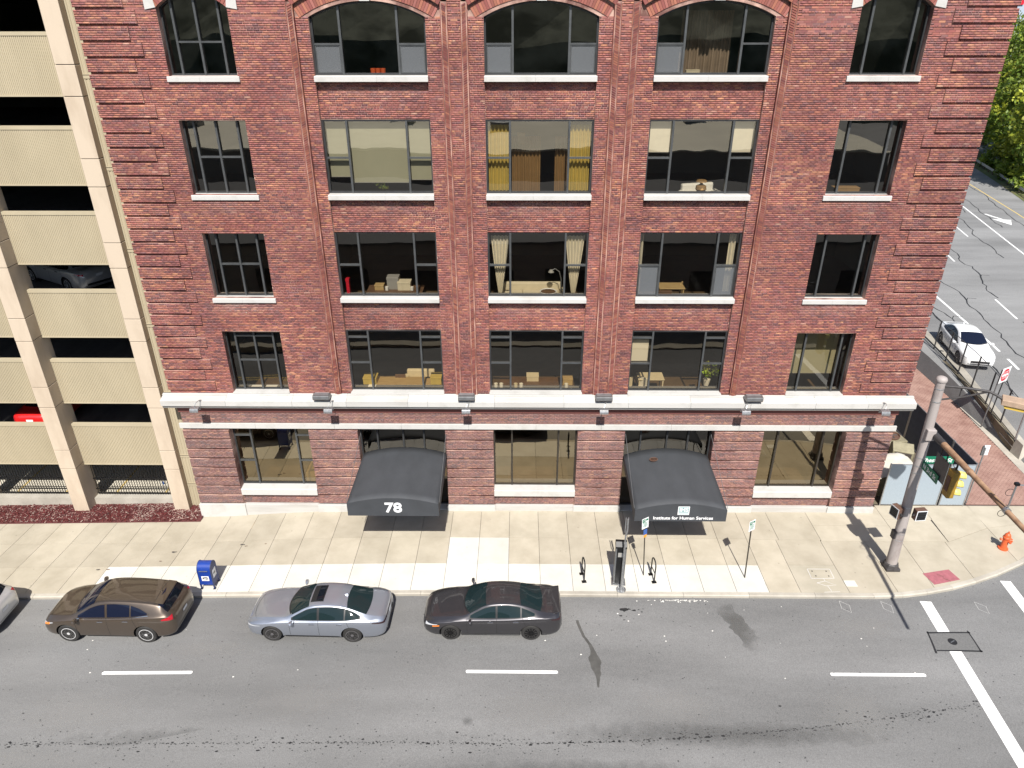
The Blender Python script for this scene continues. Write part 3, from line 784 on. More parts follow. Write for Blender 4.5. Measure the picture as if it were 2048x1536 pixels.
# bricks of the plain wall left and right
for (x0, x1, win) in ((XL, -7.46, WL), (8.74, XR, WR)):
    op = [(win[0], win[1], a, b) for a, b in ROWS] + [(win[0], win[1], SILL5, NSPR), (win[0] - .32, win[1] + .32, NSPR - .05, 20.6)]
    courses(x0, x1, ZB, TOP, 0.0, op)
    mb = MB(); wall_cells(mb, x0, x1, ZB, TOP, .008, .40, [(win[0], win[1], a, b) for a, b in ROWS] + [(win[0], win[1], SILL5, 20.35)])
    # the two upper corners over the arched head
    cx, cz, Rr, th = arch(win[0], win[1], NSPR, .42)
    n = 14
    for i in range(n):
        t0, t1 = -th + 2 * th * i / n, -th + 2 * th * (i + 1) / n
        p0 = (cx + Rr * math.sin(t0), cz + Rr * math.cos(t0)); p1 = (cx + Rr * math.sin(t1), cz + Rr * math.cos(t1))
        mb.prism([p0, p1, (p1[0], 20.35), (p0[0], 20.35)], 'y', .008, .40)
    mb.build('wall', 'mortar', bld, fixn=False)
    # voussoirs
    nv = 22; th2 = math.asin(min(1, (win[1] - win[0]) / 2 / Rr))
    A = MB()
    for i in range(nv):
        t0 = -th2 + 2 * th2 * (i + .06) / nv; t1 = -th2 + 2 * th2 * (i + .94) / nv
        P = [(cx + q * math.sin(t), cz + q * math.cos(t)) for q, t in ((Rr, t0), (Rr, t1), (Rr + .42, t1), (Rr + .42, t0))]
        A.prism(P, 'y', -.012, .012)
    tint_faces(A.build('arch_ring', 'brick', bld), 6, 5)
    for sx, xx in ((-1, win[0]), (1, win[1])):
        MB().prism([(xx - .005 * sx, NSPR), (xx + sx * .34, NSPR - .06), (xx + sx * .34, NSPR + .75), (xx + sx * .12, NSPR + .75)], 'y', -.03, .02).build('springer_stone', 'stone_white', bld)
# piers between the mouldings, pilaster strips, spandrels
MOULD = [(-7.46, -7.26), (-2.55, -2.36), (-1.91, -1.72), (2.99, 3.19), (3.57, 3.77), (8.52, 8.74)]
wb = MB()
for (x0, x1) in ((-2.36, -1.91), (3.19, 3.57)):
    courses(x0, x1, ZB, TOP, 0.0); wall_cells(wb, x0, x1, ZB, TOP, .008, .40)
PILY = .085
for (x0, x1) in ((-7.26, -6.82), (-3.07, -2.55), (-1.72, -1.19), (2.52, 2.99), (3.77, 4.40), (8.13, 8.52)):
    courses(x0, x1, ZB, SPR, PILY); wall_cells(wb, x0, x1, ZB, SPR, PILY + .008, .40)
SPY = .22
for (x0, x1) in (WA, WB, WC):
    for z0, z1 in ((8.51, 9.74), (12.41, 13.63), (16.30, 17.50)):
        courses(x0, x1, z0, z1, SPY); wall_cells(wb, x0, x1, z0, z1, SPY + .008, .40)
wb.build('wall', 'mortar', bld, fixn=False)
# arch zone over the wide windows
HOODS = []
for (x0, x1), (ml, mr) in ((WA, (-7.26, -2.55)), (WB, (-1.72, 2.99)), (WC, (3.77, 8.52))):
    cx, cz, Rr, th = arch(x0, x1, SPR, CROWN - SPR)
    mb = MB(); n = 28
    for i in range(n):
        t0, t1 = -th + 2 * th * i / n, -th + 2 * th * (i + 1) / n
        p0 = (cx + Rr * math.sin(t0), cz + Rr * math.cos(t0)); p1 = (cx + Rr * math.sin(t1), cz + Rr * math.cos(t1))
        mb.prism([p0, p1, (p1[0], TOP), (p0[0], TOP)], 'y', PILY + .008, .40)
    mb.box(ml, x0, PILY + .008, .40, SPR, TOP); mb.box(x1, mr, PILY + .008, .40, SPR, TOP)
    mb.build('wall', 'mortar', bld, fixn=False)
    tmp = []; courses(ml, mr, SPR, 21.6, PILY, out=tmp)
    for q in tmp:
        xm, zm = (q[0] + q[1]) / 2, (q[2] + q[3]) / 2
        d = min(math.hypot(xx - cx, zz - cz) for xx in q[:2] for zz in q[2:4])
        if (abs(xm - cx) > (x1 - x0) / 2 + .12 or zm > SPR + .2) and d > Rr + .46: BR.append(q)
        elif abs(xm - cx) > (x1 - x0) / 2 + .02 and zm < cz + Rr * math.cos(th) + .1 and (q[0] > x1 - .01 or q[1] < x0 + .01) and d > Rr + .3: BR.append(q)
    A = MB(); nv = 50; t2 = th + .06
    ring = []
    for rg, (ra, rb, yy) in enumerate(((Rr + .002, Rr + .11, PILY + .05), (Rr + .115, Rr + .45, PILY - .02))):
        for i in range(nv):
            t0 = -t2 + 2 * t2 * (i + .05) / nv; t1 = -t2 + 2 * t2 * (i + .95) / nv
            P = [(cx + q * math.sin(t), cz + q * math.cos(t)) for q, t in ((ra, t0), (ra, t1), (rb, t1), (rb, t0))]
            A.prism(P, 'y', yy, PILY + .1)
    tint_faces(A.build('arch_ring', 'brick', bld), 6, 6)
    # projecting hood moulding following the arch down to the vertical mouldings
    hd = MB(); Rh = Rr + .52; th3 = math.asin(min(1, ((mr - ml) / 2 - .02) / Rh)); n = 40
    for i in range(n):
        t0, t1 = -th3 + 2 * th3 * (i + .04) / n, -th3 + 2 * th3 * (i + .96) / n
        P = [(cx + q * math.sin(t), cz + q * math.cos(t)) for q, t in ((Rh, t0), (Rh, t1), (Rh + .17, t1), (Rh + .17, t0))]
        hd.prism(P, 'y', -.045, PILY + .02)
    tint_faces(hd.build('hood_moulding', 'brick', bld), 6, 7, gain=1.0)
    kx = cx - .18
    MB().prism([(cx - .16, cz + Rr - .012), (cx + .16, cz + Rr - .012), (cx + .22, cz + Rr + .55), (cx - .22, cz + Rr + .55)], 'y', -.06, PILY + .04).build('keystone', 'stone_white', bld)
# vertical mouldings: rope pattern of slanted headers, one part each
for mi, (x0, x1) in enumerate(MOULD):
    mb = MB(); mb.box(x0, x1, -.028, .40, ZB, 19.85)
    mb.build('moulding_backing', 'mortar', bld, fixn=False)
    A = MB(); z = ZB + .1; xm = (x0 + x1) / 2; cols = []
    while z < 19.80:
        a = random.uniform(-.02, .02)
        s = 1 if mi % 2 == 0 else -1
        dxy = .032 * s
        A.add([(x0 + .03, -.06, z - dxy), (x1 - .03, -.06, z + dxy), (x1 - .03, -.06, z + dxy + .052), (x0 + .03, -.06, z - dxy + .052),
               (x0 + .03, -.02, z - dxy), (x1 - .03, -.02, z + dxy), (x1 - .03, -.02, z + dxy + .052), (x0 + .03, -.02, z - dxy + .052)],
              [(0, 1, 2, 3), (3, 2, 6, 7), (1, 5, 6, 2), (0, 3, 7, 4), (0, 4, 5, 1)])
        tt = random.random(); c = PAL[random.choice([0, 0, 1, 2, 4, 4, 7])] * random.uniform(.85, 1.15)
        cols += [c] * 5
        z += .072
    o = A.build('rope_moulding', 'brick', bld, fixn=False)
    at = o.data.color_attributes.new('col', 'FLOAT_COLOR', 'CORNER')
    cc = np.concatenate([np.repeat(np.array(cols), 4, 0), np.ones((len(cols) * 4, 1))], 1)
    at.data.foreach_set('color', cc.astype(np.float32).reshape(-1))
    for xx in (x0, x1):          # fine projecting stretcher either side of the rope
        q = xx - .022 if xx == x0 else xx + .002
        A = MB(); zz = ZB
        while zz < 19.70: A.box(q, q + .02, -.05, .03, zz + .004, zz + .20); zz += .2
        tint_faces(A.build('moulding_edge', 'brick', bld, fixn=False), 6, int(100 + xx * 7), gain=1.0)
# frieze over the shopfront storey
courses(-14.05, 15.45, 4.40, 5.36, .0)
mb = MB(); wall_cells(mb, -14.05, 15.45, 4.16, 5.6, .008, .40); mb.build('wall', 'mortar', bld, fixn=False)

# quoins: long and short blocks, six courses each
def quoin(x0, x1, z0):
    A = []; courses(x0, x1, z0, z0 + 6 * CO, -.055, out=A)
    o = bricks_mesh('quoin', A, bld, depth=.012, stuff=False)
    k0 = round(z0 / CO) * CO
    MB().box(x0 + .003, x1 - .003, -.049, .006, k0 + .003, k0 + 6 * CO - .003).build('quoin_core', 'mortar', o, fixn=False)
zq = 19.25; i = 0
while zq > 5.85:
    quoin(XL - .05, -12.30 if i % 2 == 0 else -12.64, zq); quoin(13.68 if i % 2 == 0 else 14.03, XR + .05, zq)
    zq -= 7 * CO; i += 1
quoin(XL - .05, -12.64, 19.25 + 7 * CO); quoin(14.03, XR + .05, 19.25 + 7 * CO); quoin(XL - .05, -12.30, 19.25 + 14 * CO); quoin(13.68, XR + .05, 19.25 + 14 * CO)

# ground floor: banded piers
GF = [(-12.16, -8.82), (-6.76, -3.10), (-1.08, 2.44), (4.41, 8.12), (10.17, 13.58)]
PIERS = [(-14.10, -12.16), (-8.82, -6.76), (-3.10, -1.08), (2.44, 4.41), (8.12, 10.17), (13.58, 15.50)]
for (x0, x1) in PIERS:
    MB().box(x0, x1, .012, .45, -.6, 4.16).build('pier_core', 'mortar', bld, fixn=False)
    for k in range(8):
        z0 = .30 + k * 7 * CO + .02; zc = round(z0 / CO) * CO
        A = []; courses(x0, x1, z0, z0 + 6 * CO, -.075, out=A)
        o = bricks_mesh('brick_band', A, bld, gf=True, stuff=False)
        MB().box(x0 + .004, x1 - .004, -.068, .010, zc + .003, zc + 6 * CO - .003).build('band_core', 'mortar', o, fixn=False)
        A = []; courses(x0 + .01, x1 - .01, zc + 6 * CO, zc + 7 * CO, -.012, out=A); BR += A
for i in (0, 2, 4):                      # brick apron below the ground-floor windows
    courses(GF[i][0], GF[i][1], .28, .76, .07); mb = MB(); mb.box(GF[i][0], GF[i][1], .078, .45, -.6, .78); mb.build('wall', 'mortar', bld, fixn=False)
# white plinth
for j, (x0, x1) in enumerate(PIERS):
    box('plinth', 'stone_white', x0 - .05, x1 + .05, -.13, .008, min(HS(x0, 0), HS(x1, 0)) - .25, .275, bld, bevel=.01)
for i in (0, 2, 4):
    box('plinth', 'stone_dull', GF[i][0] + .053, GF[i][1] - .053, -.09, .06, min(HS(GF[i][0], 0), 0) - .25, .27, bld, bevel=.01)
# belt course, in lengths
x = -14.18; seg = [ -14.18, -11.0, -7.7, -4.9, -2.1, .7, 3.4, 6.3, 9.1, 12.0, 15.58]
for a, b in zip(seg, seg[1:]):
    box('belt_course', 'stone_white', a + .002, b - .002, -.07, .006, 4.155, 4.395, bld, bevel=.008)
# cornice, in lengths, with a weathered slope
PRO = [(.004, 5.80), (-.10, 5.78), (-.10, 5.72), (-.40, 5.635), (-.40, 5.40), (-.355, 5.385), (-.34, 5.36), (-.30, 5.35), (-.29, 5.26), (-.20, 5.23), (-.12, 5.16), (-.05, 5.13), (.004, 5.12)]
seg = [-14.55, -11.9, -9.2, -7.0, -4.5, -3.7, -1.0, 1.8, 4.4, 6.9, 9.3, 11.9, 14.0, 15.92]
for i, (a, b) in enumerate(zip(seg, seg[1:])):
    MB().prism(PRO, 'x', a + .003, b - .003).build('cornice_stone', 'stone_white' if i % 3 else 'stone_dull', bld, bevel=.006)
for (a, b) in (WA, WB, WC, WL, WR):
    box('sill', 'stone_white', a - .02, b + .02, -.06, .30, 5.803, 5.86, bld)
box('egg_course', 'brick_single', -14.1, 15.5, -.05, .006, 4.93, 5.118, bld).color = (.16, .06, .052, 1)
# ---- windows
GY = .26
def window(x0, x1, z0, z1, mull, trans=(), name='window', fm='frame_dark', gm='glass', arch_rise=0, screens=(), y=GY, mm=None, fw=.06, mw=.07):
    """outer frame is the part; mullions, transoms and panes its sub-parts. trans: (column index, height fraction)"""
    mm = mm or fm
    W = x1 - x0; Hh = z1 - z0
    fr = MB(); fr.box(x0, x0 + fw, y - .05, y + .05, z0, z1); fr.box(x1 - fw, x1, y - .05, y + .05, z0, z1)
    fr.box(x0 + fw, x1 - fw, y - .05, y + .05, z0, z0 + fw)
    if arch_rise:
        cx, cz, Rr, th = arch(x0, x1, z1, arch_rise); n = 24
        for i in range(n):
            t0, t1 = -th + 2 * th * i / n, -th + 2 * th * (i + 1) / n
            fr.prism([(cx + q * math.sin(t), cz + q * math.cos(t)) for q, t in ((Rr - fw, t0), (Rr - fw, t1), (Rr, t1), (Rr, t0))], 'y', y - .05, y + .05)
        ztop = lambda xx: cz + math.sqrt(max(0, Rr * Rr - (xx - cx) ** 2))
    else:
        fr.box(x0 + fw, x1 - fw, y - .05, y + .05, z1 - fw, z1); ztop = lambda xx: z1
    wo = fr.build(name, fm, bld, fixn=False)
    edges = [x0 + fw / 2] + [x0 + W * f for f in mull] + [x1 - fw / 2]
    for f in mull:
        xm = x0 + W * f
        MB().box(xm - mw / 2, xm + mw / 2, y - .075, y + .05, z0 + .004, ztop(xm) - fw * .6).build('mullion', mm, wo, fixn=False)
    for c, f in trans:
        zt = z0 + Hh * f
        MB().box(edges[c] + .03, edges[c + 1] - .03, y - .062, y + .045, zt - .028, zt + .028).build('transom', mm, wo, fixn=False)
    for c in range(len(edges) - 1):
        a, b = edges[c] + .02, edges[c + 1] - .02
        zs = sorted([z0 + .02] + [z0 + Hh * f for cc, f in trans if cc == c])
        for k, za in enumerate(zs):
            if k + 1 < len(zs): P = [(a, za), (b, za), (b, zs[k + 1]), (a, zs[k + 1])]
            elif arch_rise:
                n = 10; P = [(a, za), (b, za)] + [(b + (a - b) * q / n, ztop(b + (a - b) * q / n) - .03) for q in range(n + 1)]
            else: P = [(a, za), (b, za), (b, z1 - .02), (a, z1 - .02)]
            tilt = random.uniform(-.0035, .0035); tz = random.uniform(-.003, .003)
            xm_, zm_ = (a + b) / 2, (P[0][1] + P[2][1]) / 2
            MB().add([(px, y + .012 + (px - xm_) * tilt + (pz - zm_) * tz, pz) for px, pz in P], [tuple(range(len(P)))]).build('pane', gm, wo, fixn=False)
            if (c, k) in screens:
                MB().add([(px, y - .030, pz) for px, pz in [(a + .05, za + .05), (b - .05, za + .05), (b - .05, P[2][1] - .05), (a + .05, P[2][1] - .05)]], [(0, 1, 2, 3)]).build('insect_screen', 'insect_screen', wo, fixn=False)
                za_, zb_ = za + .03, P[2][1] - .03
                s = MB(); s.box(a + .02, a + .055, y - .045, y - .02, za_, zb_); s.box(b - .055, b - .02, y - .045, y - .02, za_, zb_)
                s.box(a + .055, b - .055, y - .045, y - .02, za_, za_ + .035); s.box(a + .055, b - .055, y - .045, y - .02, zb_ - .035, zb_); s.build('screen_frame', mm, wo, fixn=False)
    return wo
# reveals: brick returns at the sides of every opening come from the 0.4 m thick wall; sills project
def sill(x0, x1, z, h=.30, over=.09, y0=-.07):
    xm = (x0 + x1) / 2 + random.uniform(-.2, .2)
    for a, b in ((x0 - over, xm - .002), (xm + .002, x1 + over)):
        MB().prism([(y0, z - h), (.34, z - h), (.34, z + .012), (y0 + .02, z - .012), (y0, z - .025)], 'x', a, b).build('sill', 'stone_white', bld)
SIDE = .225
for wi, (x0, x1) in enumerate((WA, WB, WC)):
    window(x0, x1, 5.86, 8.51, (SIDE, 1 - SIDE), ((0, .88), (0, .46), (2, .88), (2, .46)), mm='frame_grey', gm='glass_mid', y=.30)
    window(x0, x1, 9.92, 12.41, (SIDE, 1 - SIDE), ((0, .49), (2, .49)), mm='frame_grey', y=.30, screens=((0, 0), (2, 0)) if wi == 2 else ())
    sill(x0, x1, 9.91, h=.18, over=.012, y0=-.02)
    window(x0, x1, 13.81, 16.30, (SIDE, 1 - SIDE), ((0, .49), (2, .49)), mm='frame_grey', y=.30)
    sill(x0, x1, 13.80, h=.18, over=.012, y0=-.02)
    window(x0, x1, 17.70, SPR, (.25, .75), ((0, .54), (2, .54)), mm='frame_grey', arch_rise=CROWN - SPR, y=.30, screens=((0, 0), (2, 0)) if wi < 2 else ((0, 0),))
    sill(x0, x1, SILL5, h=.18, over=.012, y0=-.02)
for (x0, x1, mu, tr) in ((WL[0], WL[1], (.17, .5, .83), ((1, .5), (2, .5))), (WR[0], WR[1], (.21, .83), ())):
    for k, (z0, z1) in enumerate(ROWS):
        tt = tr
        if k == 0 and tr: tt = tr + ((1, .9), (2, .9))
        window(x0, x1, z0 + (.06 if k == 0 else .01), z1, mu, tt, mm='frame_grey', y=.30, gm='glass_mid' if k == 0 else 'glass', fw=.05)
        if k: sill(x0, x1, z0, h=.175, over=.07)
    window(x0, x1, 17.70, NSPR, mu, tr, mm='frame_grey', arch_rise=.42, y=.30, fw=.05)
    sill(x0, x1, SILL5, h=.175, over=.07)
window(GF[0][0], GF[0][1], 1.12, 4.155, (.22, .8), ((0, .82), (0, .40), (2, .82), (2, .40)), gm='glass_bronze', y=.36, mm='frame_grey')
window(GF[2][0], GF[2][1], 1.12, 4.155, (.22, .78), (), gm='glass_bronze', fm='frame_bronze', y=.36)
window(GF[4][0], GF[4][1], 1.10, 4.155, (.22, .78), (), gm='glass_bronze', fm='frame_bronze', y=.36)
for i in (0, 2, 4):
    x0, x1 = GF[i]
    MB().prism([(-.10, .78), (.44, .78), (.44, 1.125), (-.08, 1.09), (-.10, 1.07)], 'x', x0 + .002, x1 - .002).build('sill', 'stone_white', bld, bevel=.008)
for i in (1, 3):                                        # entrances: glazed fronts with two doors
    x0, x1 = GF[i]
    wo = window(x0, x1, .03, 4.155, (.2, .5, .74), ((1, .58), (2, .58), (0, .58), (3, .58)), name='entrance', gm='glass_mid', y=.40)
    for xx in (x0 + (x1 - x0) * .47, x0 + (x1 - x0) * .53):
        MB().tube([(xx, .30, .9), (xx, .28, .95), (xx, .28, 1.45), (xx, .30, 1.5)], .014, 8).build('door_handle', 'galvanised', wo)
    box('doorstep', 'stone_dull', x0, x1, -.05, .5, -.1, .03, bld)
# ---- rooms behind the glass
for fl, (zf, zc) in enumerate(((-.02, 4.16), (5.05, 8.75), (9.15, 12.65), (13.05, 16.55), (17.0, 20.6))):
    rm = MB(); rm.box(XL + .3, XR - .3, .42, 8.2, zf - .2, zf); rm.build('room_floor', 'room_floor', bld, fixn=False)
    MB().box(XL + .3, XR - .3, .42, 8.2, zc, zc + .12).build('room_ceiling', 'room_ceiling', bld, fixn=False)
    MB().box(XL + .3, XR - .3, 8.0, 8.2, zf, zc).build('room_wall', 'room_wall', bld, fixn=False)
    for xx in (XL + .35, -8.2, -2.15, 3.4, 9.4, XR - .4):
        if fl == 0 and xx in (-2.15, 3.4): continue
        MB().box(xx - .06, xx + .06, .41, 8.0, zf, zc).build('room_wall', 'room_wall', bld, fixn=False)
    if fl:   # inside window boards
        for (a, b) in (WA, WB, WC, WL, WR): pass
# building mass behind, closed sides and roof
box('side_wall', 'mortar', XR - .39, XR - .02, .41, 14, -.4, TOP, bld)
box('side_wall', 'mortar', XL + .02, XL + .29, .41, 14, -.4, TOP, bld)
box('rear_wall', 'mortar', XL + .02, XR - .02, 14, 14.3, -.4, TOP, bld)
box('roof', 'far_roof_dark', XL + .02, XR - .02, .0, 14.3, TOP, TOP + .3, bld)
# ---- lay the bricks; the 300 that show largest are single pieces
A = np.array(BR)
mid = np.stack([(A[:, 0] + A[:, 1]) / 2, A[:, 4], (A[:, 2] + A[:, 3]) / 2], 1)
cols = brick_col(mid[:, 0], mid[:, 2])
gfm = mid[:, 2] < 5.5; cols[gfm] = cols[gfm] * .66 + np.array([.068, .066, .063])
# lime bloom washed out of the sills and the cornice joint
for (cx_, zt_, hw_, a_) in [(-10.5, 9.66, 1.2, .5), (-10.5, 13.55, 1.1, .25), (-4.9, 17.35, 1.5, .35), (-4.9, 13.45, 1.2, .3), (-4.9, 9.55, 1.5, .35), (.7, 9.55, 1.6, .4), (.7, 13.45, 1.4, .3), (6.3, 9.55, 1.5, .3), (6.3, 13.45, 1.6, .3), (11.9, 9.66, 1.2, .4), (11.9, 13.55, 1.2, .3)]:
    d = np.exp(-((mid[:, 0] - cx_) / hw_) ** 4) * np.clip(1 - (zt_ - mid[:, 2]) / .55, 0, 1) * (mid[:, 2] < zt_)
    k = (d * a_ * RNG.uniform(.2, 1.2, len(d)))[:, None]; cols = cols * (1 - k) + np.array([.40, .29, .26]) * k
dv = mid - np.array(CAM); depth = dv @ np.array(_f); py = 384 - 710.5 * (dv @ np.array(_u)) / depth; px = 512 + 710.5 * (dv @ np.array(_r)) / depth
ok = (py > 6) & (py < 760) & (px > 4) & (px < 1020) & ((A[:, 1] - A[:, 0]) > .18)
order = np.argsort(np.where(ok, depth, 1e9))[:300]
pick = np.zeros(len(A), bool); pick[order] = True
bricks_mesh('brickwork', A[~pick], bld, cols=cols[~pick])
um = MB().add([(-.5, 0, -.5), (.5, 0, -.5), (.5, 0, .5), (-.5, 0, .5), (-.5, 1, -.5), (.5, 1, -.5), (.5, 1, .5), (-.5, 1, .5)], [(0, 1, 2, 3), (3, 2, 6, 7), (1, 5, 6, 2), (0, 3, 7, 4), (0, 4, 5, 1)])
first = um.build('brick', 'brick_single', bld, fixn=False)
for n_, i in enumerate(order):
    o = first if n_ == 0 else first.copy()
    if n_: C.objects.link(o); o.parent = bld
    o.location = (mid[i, 0], A[i, 4] - random.uniform(0, .002), mid[i, 2]); o.scale = (A[i, 1] - A[i, 0], .012, A[i, 3] - A[i, 2])
    o.color = (*cols[i], 1)

# ================================================================== ENTRANCE AWNINGS
def awning(x0, x1, zf, zside_f, zc_f, zside_b, zc_b, yf, name_label):
    root = empty('entrance_awning', ((x0 + x1) / 2, 0, zf), 0, name_label, 'awning')
    hw = (x1 - x0) / 2; n = 22
    def arc(zs, zc):
        rise = zc - zs; Rr = (hw * hw + rise * rise) / (2 * rise); out = []
        for i in range(n + 1):
            xx = -hw + 2 * hw * i / n; out.append((xx, zs - zf + math.sqrt(Rr * Rr - xx * xx) - (Rr - rise)))
        return out
    ny = 9; prof = []
    for j in range(ny + 1):
        t = j / ny; y = yf + (.02 - yf) * t
        sag = -.018 * math.sin(t * math.pi * 4) ** 2
        prof.append([(x, y, z + (sag if 0 < i < n else 0)) for i, (x, z) in enumerate(arc(zside_f + (zside_b - zside_f) * t, zc_f + (zc_b - zc_f) * t))])
    mb = MB(); vs = [p for r_ in prof for p in r_]
    mb.add(vs, [(j * (n + 1) + i, j * (n + 1) + i + 1, (j + 1) * (n + 1) + i + 1, (j + 1) * (n + 1) + i) for j in range(ny) for i in range(n)])
    cn = mb.build('canopy', 'awning_cloth', root, smooth=True)
    cn.modifiers.new('thick', 'SOLIDIFY').thickness = .012
    fa = arc(zside_f, zc_f)
    mb = MB(); mb.prism([(-hw, 0), (hw, 0)] + [(x, z) for x, z in reversed(fa)], 'y', yf - .012, yf + .002)
    mb.build('valance', 'awning_cloth', root)
    for s in (-1, 1):
        mb = MB(); zb_ = zside_b - zf
        mb.add([(s * hw, yf, 0), (s * hw, -.02, zb_ - (zside_f - zf) * .55), (s * hw, -.02, zb_), (s * hw, yf, zside_f - zf)], [(0, 1, 2, 3)])
        o = mb.build('side_flap', 'awning_cloth', root); o.modifiers.new('thick', 'SOLIDIFY').thickness = .01
        MB().tube([(s * (hw + .02), -.08, 3.98 - zf), (s * (hw + .03), yf + .08, zside_f - zf + .02)], .010, 6).build('stay_rod', 'grey_metal', root)
        MB().tube([(s * (hw - .03), yf + .03, .03), (s * (hw - .03), 0, .35)], .016, 6).build('frame_tube', 'grey_metal', root)
    MB().tube([(-hw + .03, yf + .03, .03), (hw - .03, yf + .03, .03)], .016, 6).build('frame_tube', 'grey_metal', root)
    for t in (.33, .66):
        pr = [(x * .995, yf * (1 - t), z - .02) for x, z in arc(zside_f + (zside_b - zside_f) * t, zc_f + (zc_b - zc_f) * t)]
        MB().tube([(a, b, c - .05) for a, b, c in pr], .016, 6).build('frame_tube', 'grey_metal', root)
    return root
aw1 = awning(-6.60, -3.08, 2.30, 2.86, 3.13, 2.93, 3.23, -3.45, 'black barrel awning with large white number 78 on its front')
FM = lambda x, y, z: face_mtx((x, y, z), (1, 0, 0), (0, 0, 1))
text('number_lettering', '78', .62, 'letter_white', aw1, FM(.02, -3.466, .37), offset=.018, sx=1.08)
aw2 = awning(4.45, 7.96, 2.14, 2.66, 2.96, 2.90, 3.23, -3.48, 'black barrel awning with white lettering Institute for Human Services')
text('name_lettering', 'Institute for Human Services', .195, 'letter_white', aw2, FM(.10, -3.496, .15), offset=.003, sx=1.02)
box('logo_panel', 'sign_white', -.13, .31, -3.497, -3.490, .31, .70, aw2)
box('logo_field', 'logo_pale', -.105, .285, -3.500, -3.497, .42, .675, aw2)
for k in range(3): box('logo_stripe', 'logo_pale', -.105, .285, -3.500, -3.497, .335 + k * .027, .348 + k * .027, aw2)
text('logo_lettering', 'IHS', .25, 'sign_white', aw2, FM(.09, -3.503, .545), offset=.004, sx=.95)
MB().lathe([(.155, -.012), (.175, 0), (.155, .012), (.14, 0), (.155, -.012)], 20).build('hoop', 'rust_dark')
hoop = bpy.data.objects['hoop']; hoop.location = (5.55, -.75, 3.175); hoop.rotation_euler = (R(-5), R(-7), 0)
tag(hoop, 'small reddish ring lying on top of the lettered awning', 'ring')

# ================================================================== WALL LIGHTS
def floodlight(x, lab):
    r_ = empty('floodlight', (x, -.28, 5.66), 0, lab, 'floodlight', 'floodlights along the cornice')
    MB().prism([(-.24, .10), (-.30, .16), (-.28, .30), (-.05, .34), (.10, .26), (.12, .08)], 'x', -.33, .33).build('housing', 'grey_metal', r_, bevel=.02)
    MB().add([(-.28, -.165, .335), (.28, -.165, .335), (.28, .06, .298), (-.28, .06, .298)], [(0, 1, 2, 3)]).build('lens', 'head_clear', r_)
    for k in range(4): box('fin', 'frame_dark', -.34, .34, -.20 + k * .05, -.185 + k * .05, .075, .10, r_)
    MB().tube([(-.2, .0, .1), (-.2, 0, .03), (.2, 0, .03), (.2, 0, .1)], .018, 6).build('bracket', 'frame_dark', r_)
def gooseneck(x, lab, dx=.1):
    r_ = empty('wall_lamp', (x, -.40, 5.5), 0, lab, 'lamp', 'small hooded lamps below the cornice')
    MB().tube([(dx, .02, .16), (dx, -.10, .22), (dx * .5, -.28, .20), (0, -.36, .10), (0, -.36, .02)], .013, 8).build('arm', 'galvanised', r_)
    MB().prism([(-.50, -.06), (-.47, .03), (-.28, .05), (-.22, .0), (-.22, -.13), (-.25, -.13), (-.26, -.04), (-.46, -.06), (-.47, -.13), (-.50, -.13)], 'x', -.17, .17).build('hood', 'galvanised', r_, bevel=.008)
    MB().lathe([(.05, 0), (.05, .03), (.02, .04)], 10, (dx, .02, .14)).build('mount', 'galvanised', r_)
for x, d in ((-7.95, 'left of the number 78 awning'), (-2.12, 'right of the number 78 awning'), (3.39, 'left of the lettered awning'), (9.37, 'right of the lettered awning')):
    floodlight(x, 'wide grey floodlight standing on the white cornice, ' + d)
for x, d in ((-13.0, 'nearest the parking garage'), (-7.63, 'under the leftmost floodlight'), (-2.12, 'under the second floodlight from the left'), (3.37, 'under the third floodlight from the left'), (9.0, 'under the rightmost floodlight'), (14.5, 'nearest the traffic pole corner')):
    gooseneck(x, 'small grey hooded lamp on the white cornice, ' + d)

# ================================================================== PARKING GARAGE
gar = empty('parking_garage', (-17.5, .9, -.3), 0, 'beige precast parking garage with ribbed panels left of the brick building', 'garage')
GI = Matrix.Translation((17.5, -.9, .3))
def gb(name, mat, x0, x1, y0, y1, z0, z1, parent=None, bevel=0):
    o = box(name, mat, x0, x1, y0, y1, z0, z1, parent or gar, bevel)
    if not parent: o.matrix_local = GI
    return o
COLY0, COLY1, PY = .30, 1.05, .92
JZ = [(-.6, 1.83), (1.83, 2.79), (2.79, 4.90), (4.90, 5.86), (5.86, 7.93), (7.93, 8.90), (8.90, 10.97), (10.97, 11.95), (11.95, 14.0), (14.0, 14.98), (14.98, 17.03), (17.03, 18.02), (18.02, 20.1), (20.1, 21.05), (21.05, 23)]
for (x0, x1) in ((-15.53, -14.87), (-20.12, -19.44), (-24.7, -24.02)):
    cr = gb('column', 'pole_dark', x0 + .03, x1 - .03, COLY0 + .03, COLY1 - .03, -.7, 22.9)
    for k, (a, b) in enumerate(JZ):
        e = .004 if k % 2 else 0
        gb('column_segment', 'garage_column', x0 - e, x1 + e, COLY0 - e, COLY1 + .3, a + .012, b - .012, cr, bevel=.012)
PZ = [(1.66, 3.76), (4.78, 6.85), (7.84, 9.88), (10.91, 12.96), (13.92, 16.0), (16.97, 19.0), (20.0, 22.0)]
